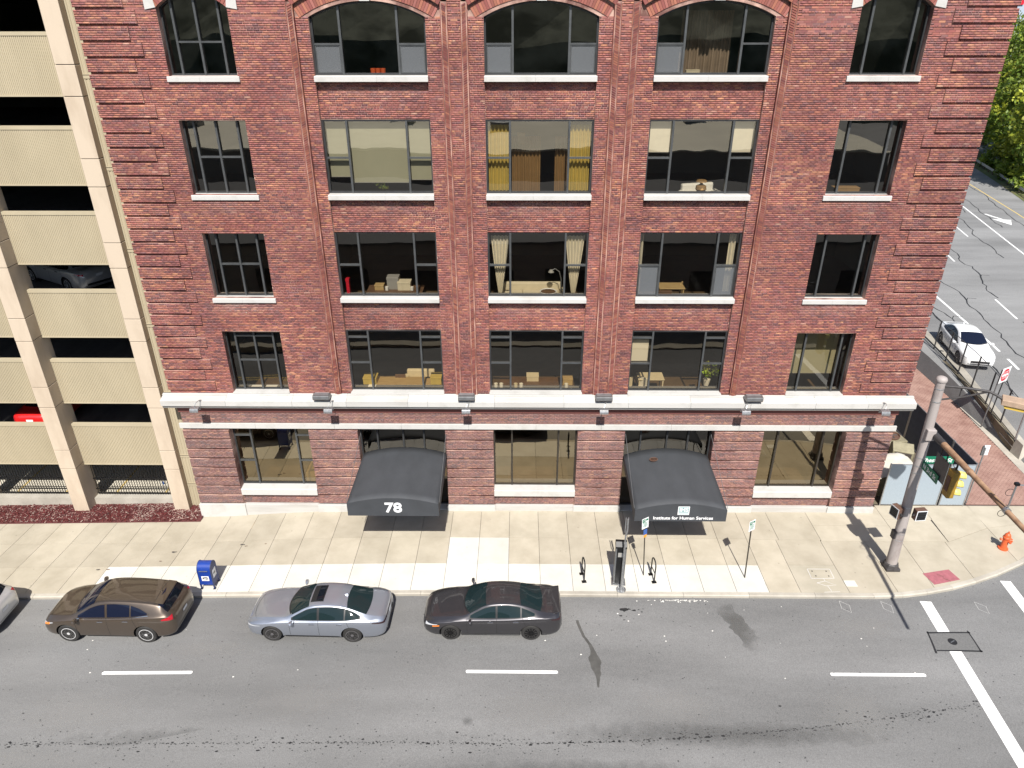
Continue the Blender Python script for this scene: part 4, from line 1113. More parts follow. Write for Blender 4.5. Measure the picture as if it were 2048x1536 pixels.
def ribbed(x0, x1, z0, z1, y, pitch=.066):
    n = max(2, int((x1 - x0) / pitch)); d = (x1 - x0) / n; mb = MB()
    P = []
    for i in range(n):
        a = x0 + i * d; P += [(a, y), (a + d * .42, y), (a + d * .52, y + .017), (a + d * .90, y + .017)]
    P.append((x1, y))
    m_ = len(P); vs = [(x, yy, z0) for x, yy in P] + [(x, yy, z1) for x, yy in P]
    mb.add(vs, [(i, i + 1, m_ + i + 1, m_ + i) for i in range(m_ - 1)])
    mb.box(x0, x1, y - .015, y + .16, z1, z1 + .12); mb.box(x0, x1, y - .015, y + .16, z0 - .05, z0); mb.box(x0, x1, y + .03, y + .16, z0, z1)
    o = mb.build('ribbed_panel', 'garage_panel', gar, fixn=False); o.matrix_local = GI
for (x0, x1) in ((-19.43, -15.54), (-24.0, -20.13), (-28.6, -24.7)):
    for z0, z1 in PZ: ribbed(x0, x1, z0 + .05, z1 - .12, PY)
for z0, z1 in zip([-.5, .9] + [p[0] - .05 + .8 for p in PZ], [.88] + [p[0] + .73 for p in PZ] + [23]):
    ribbed(-14.86, -14.235, z0, z1 - .13, .62, .105)
for z0, z1 in PZ:
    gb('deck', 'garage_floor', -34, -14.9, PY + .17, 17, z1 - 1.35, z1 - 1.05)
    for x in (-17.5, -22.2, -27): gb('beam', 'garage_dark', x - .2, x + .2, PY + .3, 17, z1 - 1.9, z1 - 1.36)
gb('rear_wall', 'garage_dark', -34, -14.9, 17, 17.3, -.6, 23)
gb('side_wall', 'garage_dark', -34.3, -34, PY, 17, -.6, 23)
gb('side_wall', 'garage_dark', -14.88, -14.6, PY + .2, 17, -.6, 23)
gb('ground_deck', 'garage_floor_light', -34, -14.9, 1.36, 17, -.5, -.42)
gb('base_kerb', 'concrete_kerb', -34, -14.25, .86, 1.34, -.9, -.14)
for x in (-16.6, -18.9, -21.3, -23.6):
    gb('bay_line', 'lane_yellow', x - .05, x + .05, 1.5, 6, -.42, -.414)
# picket fence between the columns
for (x0, x1) in ((-19.4, -15.56), (-24.0, -20.16)):
    fr = gb('picket_fence', 'black_metal', x0, x1, 1.10, 1.14, 1.58, 1.62)
    for z in (.78, .20, -.02): gb('rail', 'black_metal', x0, x1, 1.10, 1.14, z - .02, z + .02, fr)
    n = int((x1 - x0) / .118)
    pk = MB().box(-.011, .011, -.011, .011, -.1, 1.6).build('picket', 'black_metal', fr, fixn=False)
    for k in range(n):
        o = pk if k == 0 else pk.copy()
        if k: C.objects.link(o); o.parent = fr
        o.location = (x0 + .06 + k * .118, 1.12, .0)
for k in range(6):   # small white and blue bits by the drain
    tag(MB().lathe([(.04, 0), (.045, .12), (.03, .16)], 8, (0, 0, 0)).build('bottle', 'pot_white' if k % 2 else 'sign_blue'), ['white', 'blue'][k % 2 == 0] + ' bottle in the row behind the garage picket fence, ' + ['first', 'second', 'third', 'fourth', 'fifth', 'last'][k] + ' from the left', 'bottle', 'bottles behind the picket fence')
    bpy.data.objects['bottle' if k == 0 else 'bottle.%03d' % k].location = (-17.0 + k * .24, 2.35 + .1 * (k % 2), -.42)
# mulch bed
mb = MB(); nx, ny = 90, 8; rr = random.Random(2)
for j in range(ny + 1):
    for i in range(nx + 1):
        x = -28 + (28 - 14.08) * i / nx; y = -.455 + 1.335 * j / ny
        mb.v.append((x, y, HS(x, y) + (-.06 if j == 0 else .02) + .05 * math.sin(math.pi * j / ny) + rr.uniform(0, .035)))
mb.f = [(j * (nx + 1) + i, j * (nx + 1) + i + 1, (j + 1) * (nx + 1) + i + 1, (j + 1) * (nx + 1) + i) for j in range(ny) for i in range(nx)]; mb.mi = [0] * len(mb.f)
tag(mb.build('mulch_bed', 'mulch', fixn=False), 'dark red mulch bed along the foot of the parking garage', 'mulch', kind='stuff')
def chips(name, n, seed, parent):
    r_ = np.random.default_rng(seed); V = []; F = []; K = []
    for k in range(n):
        x = -27.5 + 13.2 * r_.random(); y = -.42 + 1.22 * r_.random(); z = HS(x, y) + .055 + .045 * math.sin(math.pi * (y + .45) / 1.34) + r_.uniform(0, .02)
        a = r_.uniform(0, 6.28); L = r_.uniform(.025, .07); wd = r_.uniform(.006, .014); t = r_.uniform(-.5, .5)
        pale = r_.random() < (.10 + .22 * (vnoise(x, y, .8, 44) > .55)) 
        d = np.array([math.cos(a), math.sin(a), t]) * L; s_ = np.array([-math.sin(a), math.cos(a), 0]) * wd; c = np.array([x, y, z]); u = np.array([0, 0, .006])
        i = len(V); V += [c - d - s_, c + d - s_, c + d + s_, c - d + s_, c + u * 2]
        F += [(i, i + 1, i + 4), (i + 1, i + 2, i + 4), (i + 2, i + 3, i + 4), (i + 3, i, i + 4)]
        q = np.array([.55, .42, .36]) if pale else np.array([.15, .032, .030]) * r_.uniform(.4, 1.5)
        K += [q] * 12
    me = bpy.data.meshes.new(name); me.from_pydata(V, [], F)
    at = me.color_attributes.new('col', 'FLOAT_COLOR', 'CORNER'); at.data.foreach_set('color', np.concatenate([np.array(K), np.ones((len(K), 1))], 1).astype(np.float32).reshape(-1))
    me.materials.append(MATS['chips']); o = bpy.data.objects.new(name, me); C.objects.link(o); o.parent = parent; o['kind'] = 'stuff'
chips('wood_chips', 9000, 4, bpy.data.objects['mulch_bed'])

# ================================================================== CARS
def pchip(P, xq):
    x = np.array([p[0] for p in P], float); y = np.array([p[1] for p in P], float)
    h = np.diff(x); d = np.diff(y) / h; mm_ = np.zeros(len(x))
    for i in range(1, len(x) - 1):
        if d[i - 1] * d[i] > 0:
            w1, w2 = 2 * h[i] + h[i - 1], h[i] + 2 * h[i - 1]; mm_[i] = (w1 + w2) / (w1 / d[i - 1] + w2 / d[i])
    mm_[0], mm_[-1] = d[0], d[-1]
    xq = np.clip(np.asarray(xq, float), x[0], x[-1]); k = np.clip(np.searchsorted(x, xq) - 1, 0, len(h) - 1)
    t = (xq - x[k]) / h[k]
    return (2 * t**3 - 3 * t**2 + 1) * y[k] + (t**3 - 2 * t**2 + t) * h[k] * mm_[k] + (-2 * t**3 + 3 * t**2) * y[k + 1] + (t**3 - t**2) * h[k] * mm_[k + 1]
def chaikin(P, it):
    P = np.array(P, float)
    for _ in range(it):
        q = P[:-1] * .75 + P[1:] * .25; r_ = P[:-1] * .25 + P[1:] * .75
        P = np.concatenate([[P[0]], np.stack([q, r_], 1).reshape(-1, 2), [P[-1]]])
    return P
SEDAN = dict(L=4.88, wheel=.335, axle=(.97, 3.795),
    top=[(0, .60), (.05, .67), (.22, .78), (.6, .885), (1.1, .96), (1.42, 1.005), (1.75, 1.175), (2.1, 1.345), (2.38, 1.42), (2.75, 1.445), (3.1, 1.43), (3.5, 1.365), (3.9, 1.225), (4.18, 1.12), (4.34, 1.085), (4.62, 1.075), (4.78, 1.03), (4.85, .93), (4.88, .80)],
    low=[(0, .34), (.08, .24), (.4, .19), (4.4, .20), (4.75, .27), (4.88, .42)],
    sh=[(0, .58), (.2, .70), (.6, .79), (1.3, .875), (2, .91), (3, .945), (3.8, 1.0), (4.4, 1.0), (4.75, .94), (4.88, .77)],
    w=[(0, .56), (.04, .66), (.16, .77), (.45, .87), (.9, .912), (1.5, .905), (2.5, .912), (3.5, .918), (4.2, .90), (4.6, .845), (4.8, .76), (4.88, .62)],
    wr=[(0, .42), (.2, .58), (.7, .68), (1.42, .735), (1.8, .675), (2.2, .615), (2.7, .595), (3.4, .585), (3.9, .615), (4.25, .66), (4.6, .66), (4.88, .50)],
    wz=[(1.60, .965), (2.4, .985), (3.3, 1.01), (3.98, 1.06)], wt=[(1.60, .985), (1.9, 1.135), (2.2, 1.265), (2.5, 1.325), (2.9, 1.345), (3.3, 1.30), (3.6, 1.215), (3.98, 1.075)],
    side=[(1.68, 2.56), (2.63, 3.42), (3.47, 3.92)], ws=(1.45, 2.20, .69, .56), rw=(3.40, 4.20, .545, .62), tail=((4.42, .90, .99), (4.84, .84, .97)), head=((.10, .60, .68), (.62, .70, .765)))
ROUND = dict(SEDAN); ROUND.update(L=4.97, axle=(.94, 3.77),
    top=[(0, .62), (.05, .70), (.22, .80), (.6, .895), (1.1, .965), (1.45, 1.01), (1.8, 1.19), (2.15, 1.35), (2.45, 1.43), (2.8, 1.452), (3.2, 1.435), (3.65, 1.345), (4.05, 1.20), (4.4, 1.09), (4.7, 1.035), (4.86, .98), (4.94, .88), (4.97, .78)],
    w=[(0, .58), (.04, .68), (.16, .79), (.45, .885), (.9, .92), (1.5, .91), (2.5, .915), (3.5, .925), (4.25, .905), (4.65, .85), (4.88, .76), (4.97, .63)],
    low=[(0, .34), (.08, .24), (.4, .19), (4.5, .20), (4.85, .27), (4.97, .42)],
    sh=[(0, .60), (.2, .72), (.6, .80), (1.3, .875), (2, .905), (3, .93), (3.9, .965), (4.5, .965), (4.85, .91), (4.97, .75)],
    wr=[(0, .42), (.2, .58), (.7, .68), (1.45, .735), (1.85, .675), (2.25, .615), (2.75, .595), (3.5, .585), (4.05, .62), (4.45, .67), (4.75, .66), (4.97, .50)],
    wz=[(1.64, .955), (2.4, .97), (3.4, .99), (4.12, 1.03)], wt=[(1.64, .975), (1.95, 1.13), (2.25, 1.265), (2.55, 1.33), (3.0, 1.35), (3.4, 1.31), (3.75, 1.21), (4.12, 1.045)],
    side=[(1.72, 2.58), (2.66, 3.52), (3.57, 4.05)], ws=(1.48, 2.24, .69, .56), rw=(3.56, 4.36, .545, .63), tail=((4.42, .86, .94), (4.93, .80, .88)), head=((.09, .63, .675), (.66, .70, .745)))
CROSS = dict(L=4.80, wheel=.365, axle=(.95, 3.725),
    top=[(0, .66), (.05, .76), (.22, .90), (.6, 1.0), (1.0, 1.06), (1.18, 1.09), (1.55, 1.30), (1.9, 1.48), (2.2, 1.57), (2.6, 1.605), (3.1, 1.60), (3.7, 1.56), (4.15, 1.50), (4.34, 1.45), (4.5, 1.28), (4.64, 1.13), (4.74, 1.03), (4.80, .86)],
    low=[(0, .38), (.08, .27), (.4, .23), (4.3, .24), (4.7, .32), (4.8, .46)],
    sh=[(0, .64), (.2, .79), (.6, .90), (1.3, .98), (2, 1.015), (3, 1.055), (3.8, 1.11), (4.3, 1.12), (4.65, 1.06), (4.8, .84)],
    w=[(0, .60), (.04, .70), (.16, .81), (.45, .90), (.9, .945), (1.5, .94), (2.5, .945), (3.5, .952), (4.1, .94), (4.5, .88), (4.72, .78), (4.8, .66)],
    wr=[(0, .44), (.2, .60), (.6, .72), (1.18, .78), (1.55, .72), (1.95, .66), (2.4, .64), (3.3, .635), (4.0, .64), (4.35, .65), (4.6, .66), (4.8, .55)],
    wz=[(1.36, 1.04), (2.2, 1.075), (3.1, 1.11), (3.98, 1.19)], wt=[(1.36, 1.06), (1.65, 1.21), (1.95, 1.36), (2.25, 1.45), (2.7, 1.49), (3.2, 1.47), (3.6, 1.38), (3.98, 1.21)],
    side=[(1.44, 2.42), (2.50, 3.30), (3.35, 3.92)], ws=(1.20, 1.98, .74, .61), rw=(4.20, 4.60, .60, .66), tail=((4.30, .97, 1.12), (4.72, .93, 1.06)), head=((.10, .68, .78), (.62, .82, .90)))
WHITE = dict(ROUND); WHITE.update(axle=(.90, 3.82),
    top=[(0, .66), (.04, .74), (.2, .84), (.6, .93), (1.0, .985), (1.25, 1.03), (1.65, 1.22), (2.05, 1.39), (2.45, 1.46), (2.9, 1.475), (3.4, 1.43), (3.9, 1.30), (4.4, 1.13), (4.75, 1.07), (4.9, .98), (4.97, .80)], ws=(1.26, 2.14, .71, .57), side=[(1.55, 2.52), (2.60, 3.5), (3.55, 4.0)])

def car(spec, loc, rz, paint, label, glass='car_glass', rim='rim_silver', nspoke=10, tailm='tail_red', extras=(), trim=None, tailtop=None):
    S = spec; L = S['L']; W2 = L / 2
    root = empty('parked_car' if 'driving' not in label else 'car', loc, rz, label, 'car')
    u = np.linspace(0, 1, 84); s = L * (.5 - .5 * np.cos(np.pi * u)) * .55 + L * u * .45
    T, Lo, Sh, Wd, Wr = (pchip(S[k], s) for k in ('top', 'low', 'sh', 'w', 'wr'))
    rows = []
    for i in range(len(s)):
        w_, lo, sh, tp, wr = Wd[i], Lo[i], min(Sh[i], T[i] - .015), T[i], Wr[i]
        zr = tp - .018 - .045 * min(1, max(0, (tp - sh) / .35)); zr = max(zr, sh + .004)
        cp = [(0, lo), (w_ * .82, lo), (w_ * .955, lo + .035), (w_ * .985, lo + .16), (w_, lo + (sh - lo) * .55), (w_ * .992, sh - .10), (w_ * .965, sh - .02), (w_ * .925, sh + .012 * (1 if tp - sh > .1 else 0)),
              ((w_ * .925 + wr) / 2 + .012, (sh + zr) / 2), (wr + .004, zr - .02 * min(1, (tp - sh) / .3)), (wr * .93, zr + .014), (wr * .5, tp - .006), (0, tp)]
        c = chaikin(cp, 2)
        x = W2 - s[i]
        half = [(x, p[0], p[1]) for p in c]
        rows.append(half + [(x, -p[0], p[1]) for p in c[-2:0:-1]])
    n = len(rows[0]); mb = MB(); mb.v = [p for r_ in rows for p in r_]
    mb.f = [(i * n + k, i * n + (k + 1) % n, (i + 1) * n + (k + 1) % n, (i + 1) * n + k) for i in range(len(rows) - 1) for k in range(n)]
    mb.f += [tuple(range(n)), tuple(range((len(rows) - 1) * n, len(rows) * n))[::-1]]; mb.mi = [0] * len(mb.f)
    bvh = BVHTree.FromPolygons(mb.v, mb.f)
    body = mb.build('body', [paint, 'car_black'], root)
    rw_ = S['wheel']
    # wheel arches
    cut = MB()
    for ax in S['axle']:
        for sg in (-1, 1):
            xw = W2 - ax; prof = []
            for k in range(25): t = 2 * math.pi * k / 24
            vs = []; m_ = 32
            for yy in (sg * (float(np.interp(ax, s, Wd)) - .27), sg * 1.2):
                vs += [(xw + (rw_ + .055) * math.cos(2 * math.pi * k / m_), yy, rw_ + .01 + (rw_ + .055) * math.sin(2 * math.pi * k / m_)) for k in range(m_)]
            cut.add(vs, [tuple(range(m_)), tuple(range(m_, 2 * m_))] + [(k, (k + 1) % m_, m_ + (k + 1) % m_, m_ + k) for k in range(m_)], 1)
    cu = cut.build('cutter', [paint, 'car_black'])
    md = body.modifiers.new('arches', 'BOOLEAN'); md.operation = 'DIFFERENCE'; md.object = cu; md.solver = 'EXACT'
    cu.parent = root; bpy.context.view_layer.update()
    dg = bpy.context.evaluated_depsgraph_get()
    me = bpy.data.meshes.new_from_object(body.evaluated_get(dg)); body.modifiers.clear(); body.data = me
    bpy.data.objects.remove(cu)
    me.polygons.foreach_set('use_smooth', [True] * len(me.polygons)); me.set_sharp_from_angle(angle=R(32))
    # panels laid on the shell by ray casting
    def cast(o, d):
        h = bvh.ray_cast(Vector(o), Vector(d))
        return h[0], h[1]
    def patch(name, mat, fn, d, nu, nv, lift=.006, parent=None):
        vs = []; d = Vector(d).normalized()
        for j in range(nv + 1):
            for i in range(nu + 1):
                p = Vector(fn(i / nu, j / nv)); h, nn = cast(p - d * 3, d)
                if h is None: h, _i, nn, _ = None, None, -d, None; h = bvh.find_nearest(p)[0]; nn = -d
                if nn.dot(d) > 0: nn = -nn
                vs.append(h + nn * lift)
        mb = MB().add(vs, [(j * (nu + 1) + i, j * (nu + 1) + i + 1, (j + 1) * (nu + 1) + i + 1, (j + 1) * (nu + 1) + i) for j in range(nv) for i in range(nu)])
        o = mb.build(name, mat, parent or root, smooth=True)
        # face outward
        return o
    zb = lambda q: float(pchip(S['wz'], [q])[0]); zt = lambda q: float(pchip(S['wt'], [q])[0])
    for sg in (1, -1):
        # dark surround, then the panes
        a, b = S['side'][0][0] - .05, S['side'][-1][1] + .05
        patch('window_surround', trim or 'car_black', lambda i, j: (W2 - (a + (b - a) * i), sg * .8, zb(a + (b - a) * i) - .018 + (zt(a + (b - a) * i) - zb(a + (b - a) * i) + .034) * j), (0, -sg, 0), 40, 8, .008)
        for k, (a_, b_) in enumerate(S['side']):
            patch('side_window', glass, lambda i, j: (W2 - (a_ + (b_ - a_) * i), sg * .8, zb(a_ + (b_ - a_) * i) + (zt(a_ + (b_ - a_) * i) - zb(a_ + (b_ - a_) * i)) * j), (0, -sg, 0), 16, 8, .014)
        # door seams
        for q in (S['side'][0][0] - .12, (S['side'][0][1] + S['side'][1][0]) / 2, S['side'][1][1] + .08):
            lo_ = .34 if q < S['side'][1][1] else .72
            patch('door_seam', 'seam', lambda i, j: (W2 - q + (i - .5) * .010 - (.10 * (1 - j) if q > S['side'][1][1] else 0), sg * .8, lo_ + (zb(max(q, S['side'][0][0])) - .02 - lo_) * j), (0, -sg, 0), 1, 10, .003)
        patch('sill_trim', 'car_black', lambda i, j: (W2 - (S['axle'][0] + .45) - (S['axle'][1] - S['axle'][0] - .9) * i, sg * .8, .245 + .05 * j), (0, -sg, 0), 12, 1, .004)
        for q in (S['side'][0][1] - .18, S['side'][1][1] - .16):
            z_ = zb(q) - .13; h, nn = cast((W2 - q, sg * 3, z_), (0, -sg, 0))
            if h: MB().obox(h + Vector((0, sg * .018, 0)), (.10, 0, 0), (0, .014, 0), (0, 0, .014)).build('door_handle', 'chrome' if trim != 'x' else paint, root, bevel=.006)
        # head and tail lamps
        (s0, za, zb0), (s1, zc, zd) = S['head']
        patch('headlight', 'head_clear', lambda i, j: (W2 - (s0 + (s1 - s0) * i), sg * .7, (za + (zc - za) * i) + ((zb0 - za) * (1 - i) + (zd - zc) * i) * j * (1 - .75 * i)), (-.55, -sg, 0), 8, 3, .006)
        (s0, za, zb0), (s1, zc, zd) = S['tail']
        patch('tail_light', tailm, lambda i, j: (W2 - (s0 + (s1 - s0) * i), sg * .7, (za + (zc - za) * i) + ((zb0 - za) * (.3 + .7 * i)) * j), (.5, -sg, -.12), 9, 4, .008)
        # mirror
        xm = W2 - S['side'][0][0] - .02; ym = float(np.interp(S['side'][0][0], s, Wd)); zm = zb(S['side'][0][0]) + .02
        mr = MB(); mr.v = []; P = [(.09, .0), (.07, .07), (-.03, .085), (-.06, .0), (-.03, -.07), (.05, -.06)]
        rings = [(0.0, .35), (.05, .75), (.12, 1.0), (.19, .85), (.22, .4)]
        vs = [(xm + p[0] * k, sg * (ym + .0 + o_), zm + p[1] * k) for o_, k in rings for p in P]
        mr.add(vs, [(r_ * 6 + k, r_ * 6 + (k + 1) % 6, (r_ + 1) * 6 + (k + 1) % 6, (r_ + 1) * 6 + k) for r_ in range(4) for k in range(6)] + [tuple(range(6)), tuple(range(24, 30))])
        mr.build('mirror', paint, root, smooth=True)
    a, b, y0, y1 = S['ws']
    patch('windscreen', glass, lambda i, j: (W2 - (a + .22 * (2 * i - 1) ** 2 + (b - a - .18 * (2 * i - 1) ** 2) * j), (2 * i - 1) * (y0 + (y1 - y0) * j), 1.2), (0, 0, -1), 16, 8, .008)
    patch('cowl', 'car_black', lambda i, j: (W2 - (a - .05 + .22 * (2 * i - 1) ** 2 + .05 * j), (2 * i - 1) * (y0 + .01), 1.2), (0, 0, -1), 16, 1, .005)
    a2, b2, y2, y3 = S['rw']
    patch('rear_window', glass, lambda i, j: (W2 - (a2 + .05 * (2 * i - 1) ** 2 + (b2 - a2 - .13 * (2 * i - 1) ** 2) * j), (2 * i - 1) * (y2 + (y3 - y2) * j), 1.2), (0, 0, -1), 14, 8, .008)
    # bonnet shut line and tail
    patch('bonnet_seam', 'seam', lambda i, j: (W2 - (.20 + .16 * (2 * i - 1) ** 2) - .012 * j, (2 * i - 1) * .62, 1.2), (0, 0, -1), 14, 1, .003)
    patch('grille', 'car_black', lambda i, j: (W2, (2 * i - 1) * .5, .42 + .12 * j), (-1, 0, 0), 10, 2, .006)
    patch('bumper_intake', 'car_black', lambda i, j: (W2, (2 * i - 1) * .62, .34 + .05 * j), (-1, 0, 0), 10, 1, .006)
    patch('licence_plate', 'plate_white', lambda i, j: (-W2, (2 * i - 1) * .15, .74 + .10 * j), (1, 0, 0), 2, 1, .015)
    patch('rear_bumper_trim', 'car_black', lambda i, j: (-W2, (2 * i - 1) * .60, .42 + .09 * j), (1, 0, 0), 10, 1, .006)
    # fin antenna
    zr_ = float(pchip(S['top'], [S['rw'][0] - .12])[0])
    MB().prism([(W2 - S['rw'][0] + .02, zr_ - .01), (W2 - S['rw'][0] + .18, zr_ - .005), (W2 - S['rw'][0] + .03, zr_ + .05)], 'y', -.02, .02).build('antenna_fin', paint, root)
    # wheels
    for ax in S['axle']:
        for sg in (-1, 1):
            wy = sg * (float(np.interp(ax, s, Wd)) - .125)
            we = MB().lathe([(rw_ * .66, -.10), (rw_ * .93, -.105), (rw_, -.075), (rw_, .075), (rw_ * .93, .105), (rw_ * .66, .10)], 30, axis='y').build('wheel', 'tyre', root, smooth=True)
            we.location = (W2 - ax, wy, rw_)
            rm_ = MB(); rr_ = rw_ * .68
            rm_.lathe([(rr_, .02), (rr_ * 1.01, .106), (rr_ * .93, .108), (rr_ * .91, .03)], 30, axis='y') if sg > 0 else rm_.lathe([(rr_, -.02), (rr_ * 1.01, -.106), (rr_ * .93, -.108), (rr_ * .91, -.03)], 30, axis='y')
            for k in range(nspoke):
                t = 2 * math.pi * k / nspoke; d = Vector((math.cos(t), 0, math.sin(t))); pd = Vector((-math.sin(t), 0, math.cos(t)))
                wd = .022 if nspoke >= 10 else .03
                rm_.obox(d * rr_ * .52 + Vector((0, sg * .088, 0)), d * rr_ * .44, pd * wd, Vector((0, .012, 0)))
            rm_.lathe([(.055, sg * .06), (.055, sg * .104), (.04, sg * .11)], 14, axis='y')
            rm_.build('rim', rim, we)
            MB().lathe([(rr_ * .93, sg * .045), (rr_ * .9, sg * .05)], 24, axis='y').build('rim_well', 'car_black', we)
    for e in extras: e(root, patch, W2, cast, S)
    return root

def sunroof(root, patch, W2, cast, S):
    patch('sunroof_frame', 'car_black', lambda i, j: (W2 - 2.30 - .46 * i, -.40 + .80 * j, 1.5), (0, 0, -1), 6, 6, .006)
    patch('sunroof_glass', 'car_glass', lambda i, j: (W2 - 2.50 - .22 * i, -.36 + .72 * j, 1.5), (0, 0, -1), 5, 6, .022)
    patch('sunroof_opening', 'seam', lambda i, j: (W2 - 2.34 - .14 * i, -.34 + .68 * j, 1.5), (0, 0, -1), 5, 6, .009)
def blackroof(root, patch, W2, cast, S):
    patch('roof_panel', 'paint_graphite', lambda i, j: (W2 - 2.25 - 1.15 * i, -.54 + 1.08 * j, 1.5), (0, 0, -1), 12, 8, .004)
def spoiler(root, patch, W2, cast, S):
    MB().prism([(W2 - 4.55, 1.075), (W2 - 4.80, 1.115), (W2 - 4.82, 1.095), (W2 - 4.62, 1.04)], 'y', -.66, .66).build('spoiler', 'paint_graphite', root, bevel=.01)
    for sg in (-1, 1):
        patch('turn_signal', 'amber', lambda i, j: (W2 - .36 - .26 * i, sg * .8, .60 + .05 * i + .045 * j), (-.3, -sg, 0), 5, 2, .009)
        patch('lower_trim', 'chrome', lambda i, j: (W2 - 1.42 - 1.95 * i, sg * .8, .275 + .02 * j), (0, -sg, 0), 12, 1, .010)
    patch('tail_band', 'tail_dark', lambda i, j: (-W2, (2 * i - 1) * .66, .86 + .07 * j), (1, 0, 0), 10, 2, .006)
def rails(root, patch, W2, cast, S):
    for sg in (-1, 1):
        patch('roof_gutter', 'seam', lambda i, j: (W2 - 2.0 - 2.2 * i, sg * (.565 + .014 * j), 1.7), (0, 0, -1), 20, 1, .004)
        patch('turn_signal', 'amber', lambda i, j: (W2 - .16 - .26 * i, sg * .8, .70 + .06 * i + .07 * j), (-.5, -sg, 0), 5, 2, .010)
        patch('window_chrome', 'chrome', lambda i, j: (W2 - 1.40 - 2.55 * i, sg * .8, float(pchip(S['wz'], [1.40 + 2.55 * i])[0]) - .030 + .014 * j), (0, -sg, 0), 20, 1, .007)
    patch('hatch_seam', 'seam', lambda i, j: (W2 - 4.10 - .012 * j - .03 * (2 * i - 1) ** 2, (2 * i - 1) * .62, 1.7), (0, 0, -1), 12, 1, .003)
    MB().prism([(W2 - 4.13, 1.505), (W2 - 4.42, 1.46), (W2 - 4.43, 1.44), (W2 - 4.2, 1.46)], 'y', -.58, .58).build('hatch_spoiler', 'paint_brown', root, bevel=.012)
    patch('rear_glass_lower', 'car_glass', lambda i, j: (-W2 + .28, (2 * i - 1) * (.60 + .06 * j), 1.38 - .22 * j), (1, 0, -.25), 12, 5, .012)
def tailstrip(root, patch, W2, cast, S):
    patch('tail_band', 'tail_dark', lambda i, j: (-W2, (2 * i - 1) * .70, .83 + .045 * j), (1, 0, 0), 12, 2, .007)
    patch('bumper_trim', 'car_black', lambda i, j: (-W2, (2 * i - 1) * .64, .36 + .14 * j), (1, 0, 0), 12, 2, .007)
def rz_(x): return H(x) - .12
cX = -14.46
bc = car(CROSS, (cX, -6.44, rz_(cX)), math.pi + R(-.6), 'paint_brown', 'brown crossover with silver alloy wheels parked beside the blue mailbox', extras=(rails,), nspoke=10, glass='car_glass_blue', trim='paint_brown')
bc.scale = (1, 1, 1.05)
cX = -7.10
car(ROUND, (cX, -6.52, rz_(cX)), math.pi + R(-.8), 'paint_silver', 'silver blue sedan with open sunroof parked between two other cars', extras=(sunroof, tailstrip), rim='rim_mix', nspoke=7, tailm='tail_dark', glass='car_glass_green')
cX = -.92
car(SEDAN, (cX, -6.45, rz_(cX)), math.pi + R(.2), 'paint_graphite', 'dark grey sedan with black wheels parked at the right end of the row', extras=(spoiler,), rim='rim_black', nspoke=12, tailm='tail_dark', glass='car_glass_green')
cX = -21.10
car(CROSS, (cX, -6.40, rz_(cX)), math.pi, 'paint_palesilver', 'pale silver car at the left edge, only its rear end showing', extras=(), nspoke=10)
wx, wy_ = 27.2, 14.5
wc = car(WHITE, (wx, wy_, road_z(wx, wy_)), R(-100.5), 'paint_white', 'white sedan driving down the side street beside the fence', rim='rim_mix', nspoke=5, glass='car_glass_blue')
wc.scale = (1.0, 1.02, 1.10)
car(SEDAN, (-21.75, 4.05, 3.76 - 1.05), R(90), 'paint_red', 'red car parked on the first upper deck of the garage', nspoke=8)
car(SEDAN, (-20.2, 4.9, 9.88 - 1.05), R(150), 'paint_palesilver', 'white car in the dark on an upper garage deck', nspoke=8)

# ================================================================== STREET FURNITURE
# ---- mailbox
mx = -11.97; mbx = empty('mailbox', (mx, -4.62, H(mx)), 0, 'blue domed post box with white decal on the pavement', 'mailbox')
prof = [(-.25, .22), (-.25, .88)] + [(-.25 * math.cos(t), .88 + .27 * math.sin(t)) for t in [math.pi * k / 14 for k in range(1, 14)]] + [(.25, .88), (.25, .22)]
MB().prism(prof, 'x', -.24, .24).build('body', 'mail_blue', mbx, smooth=True)
for sx in (-.25, .25):
    MB().prism([(p[0] * 1.05, .18 + (p[1] - .22) * 1.05) for p in prof], 'x', sx - .012, sx + .012).build('side_rim', 'mail_blue_leg', mbx)
    for sy in (-.22, .22):
        MB().prism([(sy - .05, .30), (sy + .05, .30), (sy + (.02 if sy < 0 else .02), 0), (sy - .02, 0)], 'x', sx - .018, sx + .018).build('leg', 'mail_blue_leg', mbx)
        box('foot', 'iron', sx - .05, sx + .05, sy - .05, sy + .05, 0, .012, mbx)
box('pull_handle', 'galvanised', -.16, .16, -.30, -.275, .90, .925, mbx)
dc = box('decal', 'sign_white', -.14, .14, -.258, -.251, .42, .64, mbx)
MB().prism([(-.10, .60), (.10, .60), (.10, .57), (.0, .545)], 'y', -.262, -.258).build('emblem', 'black_metal', dc)
MB().prism([(-.10, .575), (-.02, .54), (-.10, .50)], 'y', -.262, -.258).build('emblem', 'black_metal', dc)
MB().prism([(-.02, .50), (.10, .555), (.10, .50)], 'y', -.262, -.258).build('emblem', 'black_metal', dc)
for z in (.455, .475): box('emblem_line', 'plastic_grey', -.09, .09, -.261, -.258, z - .005, z + .005, dc)
ds = box('decal', 'plate_white', .263, .268, -.13, .13, .45, .80, mbx)
box('emblem', 'frame_grey', .268, .271, -.09, .06, .60, .68, ds)
